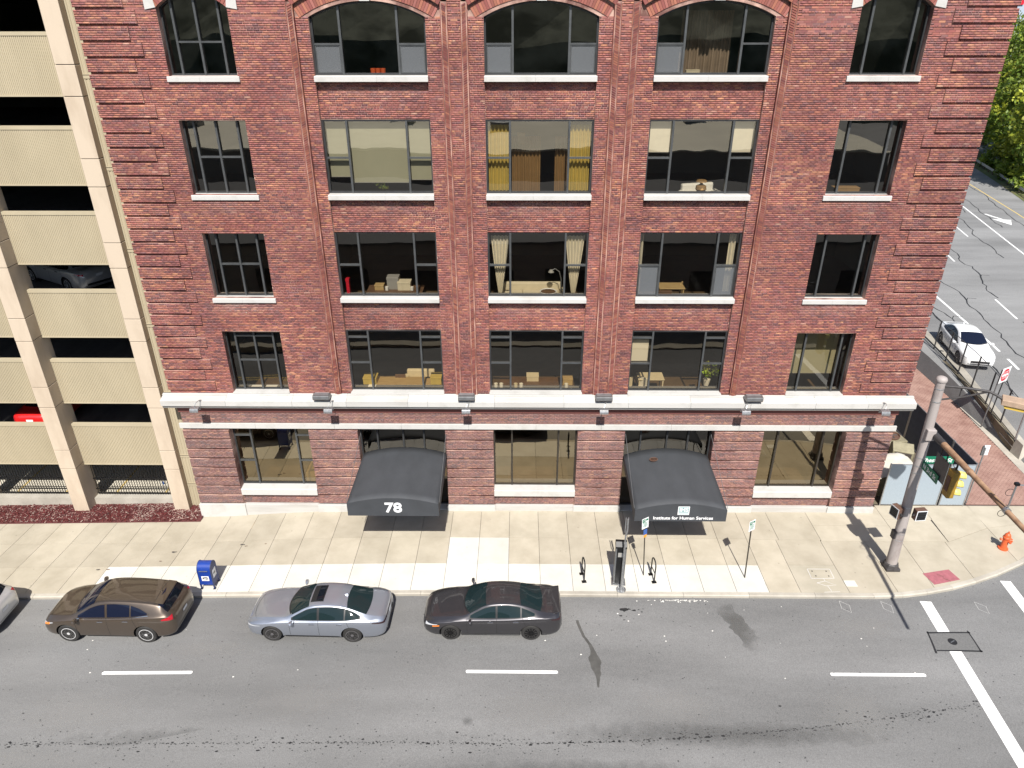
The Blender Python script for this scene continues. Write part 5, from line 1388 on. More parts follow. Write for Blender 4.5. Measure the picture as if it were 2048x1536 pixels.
# ---- bike racks
for x, lab in ((2.50, 'black hoop bicycle rack nearest the dark grey sedan'), (5.20, 'black hoop bicycle rack between the two parking signs')):
    r_ = empty('bike_rack', (x, -4.30, 0), R(8), lab, 'bike rack', 'bicycle racks by the kerb')
    P = [(0, -.22, 0), (0, -.22, .75)] + [(0, -.22 * math.cos(t), .75 + .20 * math.sin(t)) for t in [math.pi * k / 10 for k in range(1, 10)]] + [(0, .22, .75), (0, .22, 0)]
    MB().tube(P, .026, 10).build('hoop', 'black_metal', r_, smooth=True)
    for sy in (-.22, .22): box('base_plate', 'black_metal', -.09, .09, sy - .07, sy + .07, 0, .012, r_)
    MB().tube([(0, -.22, .42), (0, .22, .42)], .018, 8).build('cross_bar', 'black_metal', r_)
# ---- pay station and galvanised post
k_ = empty('pay_station', (3.84, -4.52, 0), R(-4), 'tall black parking pay station behind a galvanised post', 'pay station')
box('cabinet', 'black_metal', -.20, .20, -.13, .13, .03, 1.78, k_, bevel=.015)
MB().prism([(-.15, 1.76), (.15, 1.76), (.13, 1.98), (-.02, 2.0), (-.15, 1.84)], 'x', -.215, .215).build('head', 'black_metal', k_, bevel=.01)
box('front_trim', 'grey_metal', -.205, -.15, -.137, -.131, .06, 1.76, k_); box('front_trim', 'grey_metal', .15, .205, -.137, -.131, .06, 1.76, k_)
box('screen', 'plastic_grey', -.10, .10, -.138, -.131, 1.35, 1.55, k_)
box('base_plate', 'galvanised', -.27, .27, -.2, .2, 0, .03, k_)
g_ = empty('galvanised_post', (3.90, -4.93, 0), 0, 'slim bare galvanised post standing in front of the black pay station', 'post')
MB().tube([(0, 0, 0), (0, 0, 2.6), (.04, 0, 2.85), (.03, 0, 3.35)], .032, 12).build('shaft', 'galvanised', g_, smooth=True)
MB().lathe([(.19, 0), (.19, .02), (.07, .03), (.05, .10)], 18).build('base_flange', 'galvanised', g_)
for dx in (-.04, .05): MB().tube([(dx, 0, 2.75), (dx, 0, 3.42)], .016, 8).build('clamp', 'galvanised', g_)
for k in range(4):
    t = k * math.pi / 2 + .6; MB().lathe([(.018, 0), (.018, .045)], 6, (.14 * math.cos(t), .14 * math.sin(t), .015)).build('anchor_bolt', 'galvanised', g_)
# ---- parking signs
def parking_sign(x, y, lean, lab, extra):
    r_ = empty('parking_sign', (x, y, 0), 0, lab, 'sign')
    top = Vector((lean, 0, 2.78))
    MB().bar((0, 0, 0), top * .99, .05, .035).build('post', 'frame_bronze', r_)
    rt = Vector((.84, .54, 0)).normalized(); up = Vector((lean / 2.78, 0, 1)); nn = rt.cross(up).normalized()
    c = Vector((lean, 0, 2.55)) + nn * .03
    pl = MB().obox(c, rt * .16, up * .235, nn * .004).build('plate', 'sign_white', r_)
    def bit(name, du, dv, hw, hh, mat, l=.006): MB().obox(c + rt * du + up * dv + nn * l, rt * hw, up * hh, nn * .002).build(name, mat, r_)
    bit('panel', -.07, .13, .065, .075, 'sign_green'); bit('panel', .085, .145, .05, .045, 'sign_green')
    text('lettering', 'P', .12, 'sign_white', r_, face_mtx(c + rt * -.07 + up * .13 + nn * .010, rt, up), extrude=.001)
    for k in range(4): bit('text_line', 0, .02 - k * .055, .12 - .02 * (k % 2), .011, 'sign_green')
    if extra:
        c2 = Vector((lean * .78, 0, 2.14)) + nn * .03
        MB().obox(c2, rt * .085, up * .12, nn * .004).build('plate', 'sign_blue', r_)
        MB().obox(c2 - up * .19, rt * .07, up * .06, nn * .004).build('plate', 'sign_orange', r_)
parking_sign(4.88, -4.12, -.16, 'white and green parking sign with a blue plate below, nearest the pay station', True)
parking_sign(8.80, -4.22, -.12, 'white and green parking sign alone on its post, nearest the traffic pole', False)
# ---- hydrant
h_ = empty('fire_hydrant', (19.86, -2.42, 0), 0, 'orange fire hydrant near the corner kerb', 'hydrant')
MB().lathe([(.19, 0), (.19, .05), (.13, .07), (.115, .12), (.115, .52), (.15, .54), (.15, .60), (.125, .62), (.115, .70), (.07, .77), (.03, .79), (.03, .86), (.012, .87)], 18).build('barrel', 'hydrant_orange', h_, smooth=True)
for d, r1 in (((1, -.25, 0), .075), ((-1, .25, 0), .055), ((.3, -1, 0), .055)):
    d = Vector(d).normalized(); MB().tube([d * .09 + Vector((0, 0, .45)), d * .17 + Vector((0, 0, .45)), d * .172 + Vector((0, 0, .45)), d * .22 + Vector((0, 0, .45))], [r1 * .8, r1 * .8, r1, r1], 12).build('nozzle_cap', 'hydrant_orange', h_)
for k in range(6):
    t = k * math.pi / 3; MB().lathe([(.016, 0), (.016, .03)], 6, (.155 * math.cos(t), .155 * math.sin(t), .05)).build('bolt', 'hydrant_orange', h_)
# ---- traffic pole
tp = empty('traffic_pole', (14.72, -3.60, 0), 0, 'tall peeling grey traffic signal pole with rusty mast arm at the corner', 'pole')
def pz(z): return Vector((-.26 * z / 8.5, 0, z))
MB().tube([pz(.2), pz(2), pz(5), pz(8.3)], [.205, .19, .17, .15], 20).build('shaft', 'pole_paint', tp, smooth=True)
MB().lathe([(.17, 0), (.185, .04), (.185, .10), (.15, .16), (.06, .2)], 18, tuple(pz(8.28))).build('cap', 'pole_paint', tp, smooth=True)
MB().prism([(-.27, -.27), (.27, -.27), (.27, .27), (-.27, .27)], 'z', 0, .12).build('base', 'pole_dark', tp, bevel=.02)
MB().lathe([(.30, .11), (.27, .25), (.21, .30)], 8).build('base_cover', 'pole_dark', tp)
for z in (1.45, 1.75, 3.0, 4.55, 4.85, 5.2, 7.5, 8.0): MB().lathe([(.202 - z * .006, 0), (.206 - z * .006, .012), (.206 - z * .006, .028), (.202 - z * .006, .04)], 18, tuple(pz(z))).build('strap', 'galvanised', tp)
# mast arm
a0 = Vector((.02, -.06, 6.22)); a1 = Vector((-.60, -8.7, 6.60))
MB().obox(pz(6.25) + Vector((.02, -.10, 0)), (.16, 0, 0), (0, .16, 0), (0, 0, .22)).build('arm_clamp', 'pole_paint', tp, bevel=.03)
MB().tube([a0, a0.lerp(a1, .09)], [.125, .12], 16).build('arm_sleeve', 'pole_dark', tp, smooth=True)
MB().tube([a0.lerp(a1, .085), a0.lerp(a1, .3), a0.lerp(a1, .31), a0.lerp(a1, 1)], [.108, .10, .09, .06], 16).build('mast_arm', 'rust', tp, smooth=True)
MB().lathe([(.115, 0), (.115, .06)], 14, axis='y').build('arm_collar', 'rust', tp).location = a0.lerp(a1, .3)
# luminaire bracket
l0 = pz(8.12); l1 = Vector((1.05, -.62, 8.22)); l2 = Vector((1.42, -.92, 8.05))
MB().tube([l0, l0.lerp(l1, .5) + Vector((0, 0, .03)), l1, l1.lerp(l2, .5) + Vector((0, 0, .02)), l2], .045, 10).build('lamp_arm', 'pole_dark', tp, smooth=True)
MB().tube([pz(7.55), Vector((.5, -.3, 7.85)), l1], .036, 8).build('lamp_brace', 'pole_dark', tp, smooth=True)
MB().bar(Vector((.38, -.22, 8.17)), Vector((.38, -.22, 7.78)), .03).build('lamp_brace', 'pole_dark', tp)
# pedestrian signal heads and button box
def phead(name, c, yaw, lab):
    r_ = empty(name, c, yaw, lab, 'signal')
    box('case', 'rust_dark', -.21, .21, -.10, .14, -.24, .22, r_, bevel=.02)
    box('face', 'black_metal', -.175, .175, -.115, -.101, -.20, .18, r_); box('bezel', 'plate_white', -.205, .205, -.108, -.100, -.235, .215, r_)
    for k in range(5): box('visor_slat', 'frame_dark', -.17, .17, -.135, -.116, -.16 + k * .075, -.15 + k * .075, r_)
    box('bracket', 'pole_dark', -.30 if c[0] > 14.6 else .2, -.2 if c[0] > 14.6 else .30, -.03, .03, -.05, .05, r_)
phead('pedestrian_signal', (15.13, -3.72, 2.72), R(6), 'pedestrian signal with dark screen on the right side of the traffic pole')
phead('pedestrian_signal', (14.28, -3.62, 2.78), R(-75), 'brown pedestrian signal box on the left side of the traffic pole')
bx = box('push_button_box', 'pole_dark', -.06, .06, -.10, .10, -.17, .17, tp); bx.location = (-.30, -.05, 1.72)
# ---- hanging signal head, facing right
def at_arm(t): return Vector((14.72, -3.60, 0)) + a0.lerp(a1, t)
c = at_arm(.215); ts = empty('traffic_signal', c, 0, 'ochre three-lens traffic signal hanging from the mast arm', 'traffic light')
MB().tube([(0, 0, -.08), (0, 0, -.36)], .03, 8).build('hanger', 'black_metal', ts)
MB().tube([(0, .12 + .10 * math.cos(t), -.2 + .14 * math.sin(t)) for t in [k * math.pi / 8 for k in range(17)]], .012, 6).build('cable_loop', 'black_metal', ts)
box('case', 'signal_yellow', -.14, .10, -.17, .17, -1.42, -.38, ts, bevel=.03)
box('back_plate', 'rust_dark', -.156, -.141, -.10, .10, -1.18, -.62, ts)
for k in range(3):
    zc = -.56 - k * .34
    vs = []; n = 14
    for xx, r1 in ((.10, .145), (.34, .135)):
        vs += [(xx, r1 * math.cos(t), zc + r1 * math.sin(t) - (.04 if xx > .2 else 0)) for t in [-.35 + (math.pi + .7) * q / n for q in range(n + 1)]]
    o = MB().add(vs, [(i, i + 1, n + 2 + i, n + 1 + i) for i in range(n)]).build('visor', 'signal_visor', ts, smooth=True); o.modifiers.new('thick', 'SOLIDIFY').thickness = .012
    MB().lathe([(.12, .10), (.11, .115), (.02, .13)], 14, (0, 0, zc), axis='x').build('lens', ['tail_red', 'amber', 'sign_green'][k], ts)
# ---- signs on the pole and arm
c = at_arm(.115); sb = empty('hanging_sign', c, 0, 'dark back of a hanging regulatory sign under the mast arm', 'sign')
for dy in (-.18, .18): MB().bar((.0, dy, -.08), (.0, dy, -.45), .03).build('bracket', 'black_metal', sb)
MB().box(-.008, .008, -.38, .38, -1.28, -.40).build('plate', 'sign_back', sb)
MB().box(.0085, .012, -.36, .36, -1.26, -.42).build('face', 'sign_white', sb)
s1 = empty('street_name_sign', (14.62, -3.68, 5.0), 0, 'green N 3rd St name plate on the traffic pole', 'sign')
MB().box(-.012, .012, -1.10, -.02, -.17, .17).build('plate', 'sign_green', s1)
text('lettering', 'N 3rd St', .25, 'sign_white', s1, face_mtx((-.015, -.56, -.01), (0, -1, 0), (0, 0, 1)), extrude=.002, sx=.95, offset=.003)
s2 = empty('street_name_sign', (14.70, -3.36, 4.92), 0, 'green Chestnut St name plate behind the traffic pole', 'sign')
MB().box(-.02, 1.30, -.012, .012, -.15, .15).build('plate', 'sign_green', s2)
text('lettering', 'Chestnut St', .24, 'sign_white', s2, face_mtx((.63, -.016, -.01), (1, 0, 0), (0, 0, 1)), extrude=.002, offset=.004, shear=.15)
# ---- luminaire
lu = empty('street_lamp_head', (14.72 + 1.72, -3.60 - 1.05, 8.0), R(-31), 'tan box-shaped lamp head on the bracket of the traffic pole', 'street lamp')
box('housing', 'lamp_housing', -.40, .40, -.25, .25, -.06, .14, lu, bevel=.02)
MB().prism([(-.33, -.065), (.33, -.065), (.26, -.17), (-.26, -.17)], 'y', -.20, .20).build('lens', 'lamp_lens', lu)
# ---- detection camera on the arm
cmn = empty('detector_camera', at_arm(.545), 0, 'thin metal detector bracket standing on the rusty mast arm', 'camera')
MB().tube([(0, 0, -.05), (0, 0, .95)], .025, 8).build('riser', 'galvanised', cmn)
MB().tube([(0, 0, .93), (.28, .02, .90), (.5, .02, .92)], .02, 8).build('cross_arm', 'galvanised', cmn)
box('camera_body', 'black_metal', .34, .58, -.05, .07, .93, 1.03, cmn); box('end_cap', 'black_metal', -.06, .06, -.05, .05, .92, 1.0, cmn)
MB().lathe([(.11, -.06), (.11, .06)], 12, axis='y').build('clamp', 'galvanised', cmn)
for q in range(2): MB().tube([(-.10 + .12 * math.cos(t), .02, -.10 - .55 * q * 0 + .12 * math.sin(t) + q * .75) for t in [k * math.pi / 8 for k in range(17)]], .008, 5).build('cable_loop', 'black_metal', cmn)

# ================================================================== FENCED YARD BESIDE THE BUILDING
def fence_panel(name, a, b, z0, z1, fab, lab, cat='fence', grp=None, post=True, thick=.03):
    a, b = Vector((a[0], a[1], 0)), Vector((b[0], b[1], 0)); d = (b - a); L = d.length
    r_ = empty(name, a, math.atan2(d.y, d.x), lab, cat, grp)
    box('fabric', fab, .03, L - .03, -.004, .004, z0 + .05, z1 - .02, r_)
    for z in (z0 + .06, z1 - .02): MB().tube([(.03, 0, z), (L - .03, 0, z)], thick * .7, 8).build('rail', 'galvanised', r_)
    for x in (.03, L - .03): MB().tube([(x, 0, z0), (x, 0, z1 + .02)], thick, 8).build('post', 'galvanised', r_)
    return r_
fence_panel('yard_fence', (16.08, .46), (17.42, .44), 0, 2.2, 'fence_fabric', 'blue-grey fabric fence panel nearest the brick building corner', grp='front panels of the yard fence')
fence_panel('yard_fence', (17.48, .44), (18.62, .44), 0, 2.2, 'fence_fabric', 'middle blue-grey fabric fence panel behind the traffic pole', grp='front panels of the yard fence')
fence_panel('yard_fence', (18.68, .44), (19.82, .44), 0, 2.2, 'fence_fabric', 'blue-grey fabric fence panel next to the brick pavement', grp='front panels of the yard fence')
fy = [.50, 2.4, 4.3, 6.2, 8.4, 10.6]
for k, (a, b) in enumerate(zip(fy, fy[1:])):
    fence_panel('yard_fence', (19.86 + .02 * k, a), (19.88 + .02 * k, b - .04), 0, 2.2, 'fence_fabric_shaded', 'fence panel darkened for shade along the brick pavement, ' + ['first', 'second', 'third', 'fourth', 'fifth'][k] + ' from the street', grp='side panels of the yard fence')
yp = MB().add([(15.64, .5, .008), (19.84, .5, .008), (19.84, 16, .008), (15.64, 16, .008)], [(0, 1, 2, 3)]).build('yard_paving', 'concrete_wall'); tag(yp, kind='structure')
def ac(x, y, z, rz, lab, s=1.0):
    r_ = empty('condenser_unit', (x, y, z), rz, lab, 'air conditioner')
    box('cabinet', 'ac_case', -.55 * s, .55 * s, -.55 * s, .55 * s, .06, .95 * s, r_, bevel=.02)
    MB().lathe([(.40 * s, .95 * s), (.42 * s, 1.04 * s), (.38 * s, 1.05 * s), (.36 * s, .98 * s)], 24).build('fan_shroud', 'rust_dark', r_)
    MB().lathe([(.355 * s, .955 * s), (.05, .965 * s)], 20).build('fan_well', 'ac_dark', r_)
    for k in range(4):
        t = k * math.pi / 2; MB().obox((.18 * s * math.cos(t), .18 * s * math.sin(t), .985 * s), (.16 * s * math.cos(t), .16 * s * math.sin(t), .0), (-.05 * math.sin(t), .05 * math.cos(t), .02), (0, 0, .006)).build('fan_blade', 'ac_dark', r_)
    for k in range(7): box('louvre', 'ac_dark', -.5 * s, .5 * s, -.56 * s, -.551 * s, .16 + k * .1 * s, .19 + k * .1 * s, r_)
ac(18.35, 4.75, .05, R(8), 'dusty tan condenser with round rusty fan behind the fence'); 
vent = empty('duct_hood', (18.15, 3.25, 0), R(-20), 'boxy rusted metal duct hood standing behind the yard fence', 'duct')
box('stand', 'ac_case', -.42, .42, -.42, .42, 0, .85, vent); MB().prism([(-.45, .85), (.45, .85), (.45, 1.25), (.1, 1.5), (-.45, 1.3)], 'x', -.45, .45).build('hood', 'ac_case', vent, bevel=.02)
box('opening', 'ac_dark', -.36, .36, -.462, -.451, .92, 1.24, vent)
tf = empty('tarp', (16.95, 1.55, 0), 0, 'pale canvas tarp draped over gear behind the yard fence', 'tarp')
mb = MB(); nx = ny = 12; rr = random.Random(8)
for j in range(ny + 1):
    for i in range(nx + 1):
        x = -1.0 + 2.0 * i / nx; y = -.75 + 1.6 * j / ny
        z = 1.62 + .12 * math.sin(3 * x + 1) - .35 * max(0, abs(y) - .55) * 3 - .4 * max(0, abs(x) - .75) * 2 + rr.uniform(-.03, .03)
        mb.v.append((x, y, max(z, .9)))
mb.f = [(j * (nx + 1) + i, j * (nx + 1) + i + 1, (j + 1) * (nx + 1) + i + 1, (j + 1) * (nx + 1) + i) for j in range(ny) for i in range(nx)]; mb.mi = [0] * len(mb.f)
mb.build('sheet', 'tarp', tf, smooth=True); box('crate_below', 'ac_case', -.7, .7, -.45, .55, 0, 1.45, tf)
pk = empty('sign_post', (20.02, .62, 0), 0, 'slim post with a small pale box sign at the fence corner', 'sign')
MB().tube([(0, 0, 0), (.02, 0, 2.95)], .03, 8).build('post', 'galvanised', pk)
box('panel', 'plate_white', -.02, .22, .02, .06, 2.55, 3.05, pk, bevel=.015); box('panel_back', 'grey_metal', -.10, -.02, .0, .05, 2.55, 3.02, pk)

# ================================================================== RETAINING WALL, FENCE AND SIDE STREET
rw = empty('retaining_wall', (24.67, 5.0, 0), 0, 'stained concrete retaining wall between brick pavement and side street', 'wall')
WP = [(24.62, 4.9), (24.83, 7.0), (25.06, 9.5), (25.32, 12), (25.58, 14.5), (25.84, 17), (26.5, 22), (27.6, 30), (29.6, 42)]
def wtop(y): return .55 + .45 * min(1, max(0, (y - 4.6) / 5))
for a, b in zip(WP, WP[1:]):
    d = Vector((b[0] - a[0], b[1] - a[1], 0)); nn = Vector((d.y, -d.x, 0)).normalized() * .24; e = d.normalized() * .012
    vs = []
    for p, s_ in ((a, 1), (b, -1)):
        q = Vector((p[0], p[1], 0)) + e * s_ - Vector((24.67, 5.0, 0)); t = wtop(p[1])
        vs += [q + Vector((0, 0, -.3)), q + Vector((0, 0, t)), q + nn + Vector((0, 0, t)), q + nn + Vector((0, 0, -.3))]
    MB().add(vs, [(0, 1, 5, 4), (1, 2, 6, 5), (2, 3, 7, 6), (0, 3, 2, 1), (4, 5, 6, 7)]).build('wall_panel', 'concrete_wall', rw)
    q0 = Vector((a[0] - 24.67, a[1] - 5, wtop(a[1]) * .52)); q1 = Vector((b[0] - 24.67, b[1] - 5, wtop(b[1]) * .52))
    MB().bar(q0 - nn * .02, q0.lerp(q1, .62) - nn * .02, .03, .035).build('pale_ledge', 'concrete_kerb', rw)
MB().add([(-.14, -.9, -.3), (.32, -.9, -.3), (.32, -.1, -.3), (-.14, -.1, -.3), (.04, -.62, .72), (.26, -.62, .72), (.26, -.10, .78), (.0, -.10, .78)], [(0, 1, 5, 4), (1, 2, 6, 5), (2, 3, 7, 6), (3, 0, 4, 7), (4, 5, 6, 7)]).build('end_block', 'concrete_kerb', rw)
cf = empty('chain_link_fence', (24.67, 5.0, 0), 0, 'grey metal mesh fence on top of the retaining wall', 'fence')
m_ = bpy.data.materials.new('chain_mesh'); m_.use_nodes = True; MATS['chain_mesh'] = m_; nt = m_.node_tree; nt.nodes.clear()
o_ = N(nt, 'OutputMaterial'); mx_ = N(nt, 'MixShader'); tr_ = N(nt, 'BsdfTransparent'); df_ = N(nt, 'BsdfDiffuse'); df_.inputs[0].default_value = (.20, .20, .20, 1); mx_.inputs[0].default_value = .22
nt.links.new(tr_.outputs[0], mx_.inputs[1]); nt.links.new(df_.outputs[0], mx_.inputs[2]); nt.links.new(mx_.outputs[0], o_.inputs[0])
def wline(y):
    for a, b in zip(WP, WP[1:]):
        if a[1] <= y <= b[1]: return a[0] + (b[0] - a[0]) * (y - a[1]) / (b[1] - a[1]) + .12
    return WP[-1][0]
ys = [5.05, 6.6, 8.3, 10.0, 11.7, 13.4, 15.1, 16.9, 19, 21.5, 24, 27, 30, 34, 38, 41]
for k, y in enumerate(ys):
    x = wline(y); q = Vector((x - 24.67, y - 5, wtop(y) - .35))
    MB().tube([q, q + Vector((0, 0, 2.25))], .04 if k else .05, 8).build('post', 'frame_dark' if k else 'galvanised', cf)
    if k:
        y0 = ys[k - 1]; x0 = wline(y0); p0 = Vector((x0 - 24.67, y0 - 5, wtop(y0))); p1 = Vector((x - 24.67, y - 5, wtop(y)))
        for z in (.08, 1.88): MB().tube([p0 + Vector((0, 0, z)), p1 + Vector((0, 0, z))], .018, 6).build('rail', 'frame_dark', cf)
        MB().add([p0 + Vector((0, 0, .08)), p1 + Vector((0, 0, .08)), p1 + Vector((0, 0, 1.88)), p0 + Vector((0, 0, 1.88))], [(0, 1, 2, 3)]).build('mesh_panel', 'chain_mesh', cf)
dn = empty('do_not_enter_sign', (24.52, 7.30, 0), 0, 'red and white DO NOT ENTER sign in front of the mesh fence', 'sign')
MB().tube([(0, 0, 0), (.1, .02, 3.4)], .032, 8).build('post', 'grey_metal', dn); MB().tube([(.3, .05, .8), (.42, .1, 3.2)], .03, 8).build('post', 'frame_dark', dn)
rt = Vector((.86, .50, 0)).normalized(); up = Vector((.03, 0, 1)).normalized(); nn = rt.cross(up).normalized(); c0 = Vector((.24, .0, 3.15)) + nn * .05
MB().obox(c0, rt * .38, up * .42, nn * .005).build('plate', 'sign_white', dn)
mb = MB(); n = 28; mb.add([c0 + nn * .008 + rt * .345 * math.cos(2 * math.pi * k / n) + up * .345 * math.sin(2 * math.pi * k / n) for k in range(n)], [tuple(range(n))]); mb.build('disc', 'sign_red', dn)
MB().obox(c0 + nn * .011, rt * .27, up * .06, nn * .002).build('bar', 'sign_white', dn)
text('lettering', 'DO NOT', .15, 'sign_white', dn, face_mtx(c0 + nn * .012 + up * .16, rt, up), extrude=.001)
text('lettering', 'ENTER', .15, 'sign_white', dn, face_mtx(c0 + nn * .012 - up * .16, rt, up), extrude=.001)
# kerb strip of the side street next to the wall
for a, b in zip(WP, WP[1:]):
    MB().add([(a[0] + .30, a[1], road_z(25.5, a[1]) + .10), (a[0] + .75, a[1], road_z(25.5, a[1]) + .10), (b[0] + .75, b[1], road_z(25.5, b[1]) + .10), (b[0] + .30, b[1], road_z(25.5, b[1]) + .10), (a[0] + .75, a[1], -.2), (b[0] + .75, b[1], -.2)], [(0, 1, 2, 3), (1, 4, 5, 2)]).build('kerb_stone', 'concrete_kerb', road)
# guard rail and bank
GP = [(43, 4), (47, 22), (52, 40), (56.0, 52), (57.6, 57.2), (60.2, 66), (63.4, 77.4), (68, 95)]
bank = MB()
for a, b in zip(GP, GP[1:]):
    q = lambda p, dx, z: (p[0] + dx, p[1] - dx * .2, z)
    bank.add([q(a, -.6, 1.05), q(b, -.6, 1.05), q(b, 1.5, 1.25), q(a, 1.5, 1.25), q(b, 14, .2), q(a, 14, .2), q(b, 70, -1), q(a, 70, -1)], [(0, 3, 2, 1), (3, 5, 4, 2), (5, 7, 6, 4)])
tag(bank.build('bank', 'grass'), kind='structure')
gr = empty('guard_rail', (GP[4][0], GP[4][1], 1.1), 0, 'steel guard rail along the far side of the side street', 'guard rail')
O_ = Vector((GP[4][0], GP[4][1], 0))
for a, b in zip(GP, GP[1:]):
    A_, B_ = Vector((a[0], a[1], .62)) - O_, Vector((b[0], b[1], .62)) - O_
    for dz, off in ((.10, -.04), (.0, .0), (-.10, -.04)):
        MB().bar(A_ + Vector((off, 0, dz)), B_ + Vector((off, 0, dz)), .03, .10).build('beam', 'guard_steel', gr)
    n = int((B_ - A_).length / 1.9)
    for k in range(n):
        q = A_.lerp(B_, k / n); box('post', 'bark', q.x + .05, q.x + .2, q.y - .07, q.y + .07, -.2, .72, gr)

# ================================================================== TREES
def tree(name, loc, h, r, lab, seed, cat='tree', grp=None, nclump=150, per=60, base=.16, dens=1.0, leaf=.27, warm=.5):
    g = np.random.default_rng(seed); root = empty(name, loc, 0, lab, cat, grp)
    if h > 4:
        tr = MB(); tr.tube([(0, 0, -.4), (.1, .05, h * .25), (-.1, .1, h * .5), (0, 0, h * .85)], [.035 * h * .7, .022 * h * .8, .014 * h, .05], 9)
        for k in range(7):
            t = g.uniform(0, 6.28); z0 = h * g.uniform(.2, .55); L = r * g.uniform(.5, .85)
            tr.tube([(0, 0, z0), (L * .5 * math.cos(t), L * .5 * math.sin(t), z0 + L * .35), (L * math.cos(t), L * math.sin(t), z0 + L * .75)], [.10, .07, .03], 6)
        tr.build('trunk', 'bark', root)
    V = []; K = []
    zc, hz = h * (.5 + base / 2), h * (.5 - base / 2)
    for c in range(nclump):
        d = g.normal(size=3); d /= np.linalg.norm(d); q = g.uniform(.45, 1.0) ** .6
        prof = 1.0 if d[2] < .2 else 1 - .35 * d[2]
        ctr = np.array([d[0] * r * q * prof, d[1] * r * q * prof, zc + d[2] * hz * q])
        rc = r * g.uniform(.13, .26); tone = g.uniform(.65, 1.25); yel = g.random() ** 2 * warm
        P = ctr + g.normal(size=(per, 3)) * rc * np.array([.6, .6, .42])
        for p in P:
            n = g.normal(size=3) + np.array([0, -.2, .9]); n /= np.linalg.norm(n)
            a = np.cross(n, g.normal(size=3)); a /= np.linalg.norm(a); b = np.cross(n, a); s_ = leaf * g.uniform(.6, 1.3)
            V += [p - a * s_, p - b * s_ * .55 , p + a * s_, p + b * s_ * .55]
            K.append((np.array([.14, .215, .025]) * (1 - yel) + np.array([.42, .42, .035]) * yel) * tone * g.uniform(.8, 1.2))
    n = len(K); V = np.array(V)
    me = bpy.data.meshes.new('crown'); me.vertices.add(n * 4); me.vertices.foreach_set('co', V.reshape(-1))
    me.loops.add(n * 4); me.loops.foreach_set('vertex_index', np.arange(n * 4, dtype=np.int32)); me.polygons.add(n); me.polygons.foreach_set('loop_start', np.arange(0, n * 4, 4, dtype=np.int32)); me.update(calc_edges=True)
    at = me.color_attributes.new('col', 'FLOAT_COLOR', 'CORNER'); at.data.foreach_set('color', np.repeat(np.concatenate([np.array(K), np.ones((n, 1))], 1), 4, 0).astype(np.float32).reshape(-1))
    me.materials.append(MATS['leaf']); o = bpy.data.objects.new('crown', me); C.objects.link(o); o.parent = root
    return root
TG = 'trees beyond the guard rail'
for k, (x, y, h, r, lab) in enumerate([
    (62.5, 61.5, 16.0, 5.2, 'yellow-green tree nearest the guard rail at the right edge'),
    (66.5, 72.5, 17.5, 5.6, 'bright green tree in the middle of the group beyond the guard rail'),
    (70.5, 83.0, 18.5, 6.0, 'green tree standing behind the middle one beyond the guard rail'),
    (74.5, 94.5, 19.0, 6.2, 'farthest tall tree of the group, touching the brick building edge'),
    (79.0, 88.0, 19.6, 6.4, 'tall yellowing tree at the back, topmost at the right edge'),
    (73.0, 70.0, 17.5, 5.6, 'shaded tree behind the front tree at the right edge')]):
    tree('tree', (x, y, .6), h, r, lab, 30 + k, grp=TG, nclump=190, per=58, base=.06, warm=.75 if k in (0, 1, 4) else .4)
for k, (x, y, lab) in enumerate([(60.3, 59.5, 'low dark shrub by the guard rail, closest of three'), (62.4, 66.5, 'low dark shrub by the guard rail, middle of three'), (65.0, 75.0, 'low dark shrub by the guard rail, farthest of three')]):
    tree('shrub', (x, y, .9), 2.6, 2.4, lab, 60 + k, 'shrub', 'shrubs by the guard rail', 45, 45, 0, leaf=.22, warm=.3)
fb = empty('distant_building', (98, 128, -1), 0, 'pale blue-grey building far beyond the trees at the top right', 'building')
box('wall', 'far_blue', -14, 14, 0, 12, 0, 25.2, fb); box('sign_band', 'sign_red', -9, -3, -.25, -.02, 22.4, 24.2, fb); box('roof_edge', 'frame_dark', -14.3, 14.3, -.3, 12.3, 25.2, 25.6, fb)
for k in range(10):
    for q in range(5): box('window', 'car_glass', -12 + k * 2.5, -10.6 + k * 2.5, -.06, -.01, 2 + q * 4, 4 + q * 4, fb)

# ================================================================== ACROSS THE STREET (unseen, added for the window reflections)
tag(MB().box(-70, 110, -20.2, -17.0, -.5, -.02).build('far_pavement', 'concrete_tan', fixn=False), kind='structure')
tag(MB().box(-90, 130, -130, -20.2, -.6, -.1).build('car_park', 'asphalt', fixn=False), kind='structure')
op = empty('unseen_low_building', (0, -32, -.1), 0, 'unseen low dark-roofed building, added across the street for dark window reflections', 'building')
box('wall', 'far_wall', -48, 40, -11, 9.5, 0, 5.4, op); box('roof', 'far_roof_dark', -48.2, 40.2, -11.2, 9.7, 5.4, 5.6, op)  # unseen block, shaped to mirror dark in the windows
for k in range(16): box('window', 'car_glass', -45 + k * 5.2, -42.2 + k * 5.2, 9.5, 9.54, 1.0, 3.6, op)
op = empty('warehouse', (-6, -70, -.1), 0, 'unseen pale flat-roofed warehouse, added across the street for pale window reflections', 'building')
box('wall', 'far_wall', -60, 46, -18, 17, 0, 6.6, op); box('roof', 'far_roof', -60.2, 46.2, -18.2, 17.2, 6.6, 6.8, op)  # unseen pale roof, placed to mirror light in the windows
for k in range(7): box('roof_unit', 'grey_metal', -50 + k * 13, -47.5 + k * 13, -6 + (k % 3) * 5, -4 + (k % 3) * 5, 6.8, 8.2, op)
hl = MB(); n = 40; rr = random.Random(4)
vs = []
for j in range(5):
    for i in range(n + 1):
        vs.append((-260 + 520 * i / n, -128 - j * 14, -1.2 if j == 0 else [0, 14, 24, 32, 38][j] + rr.uniform(-1.5, 2.5)))
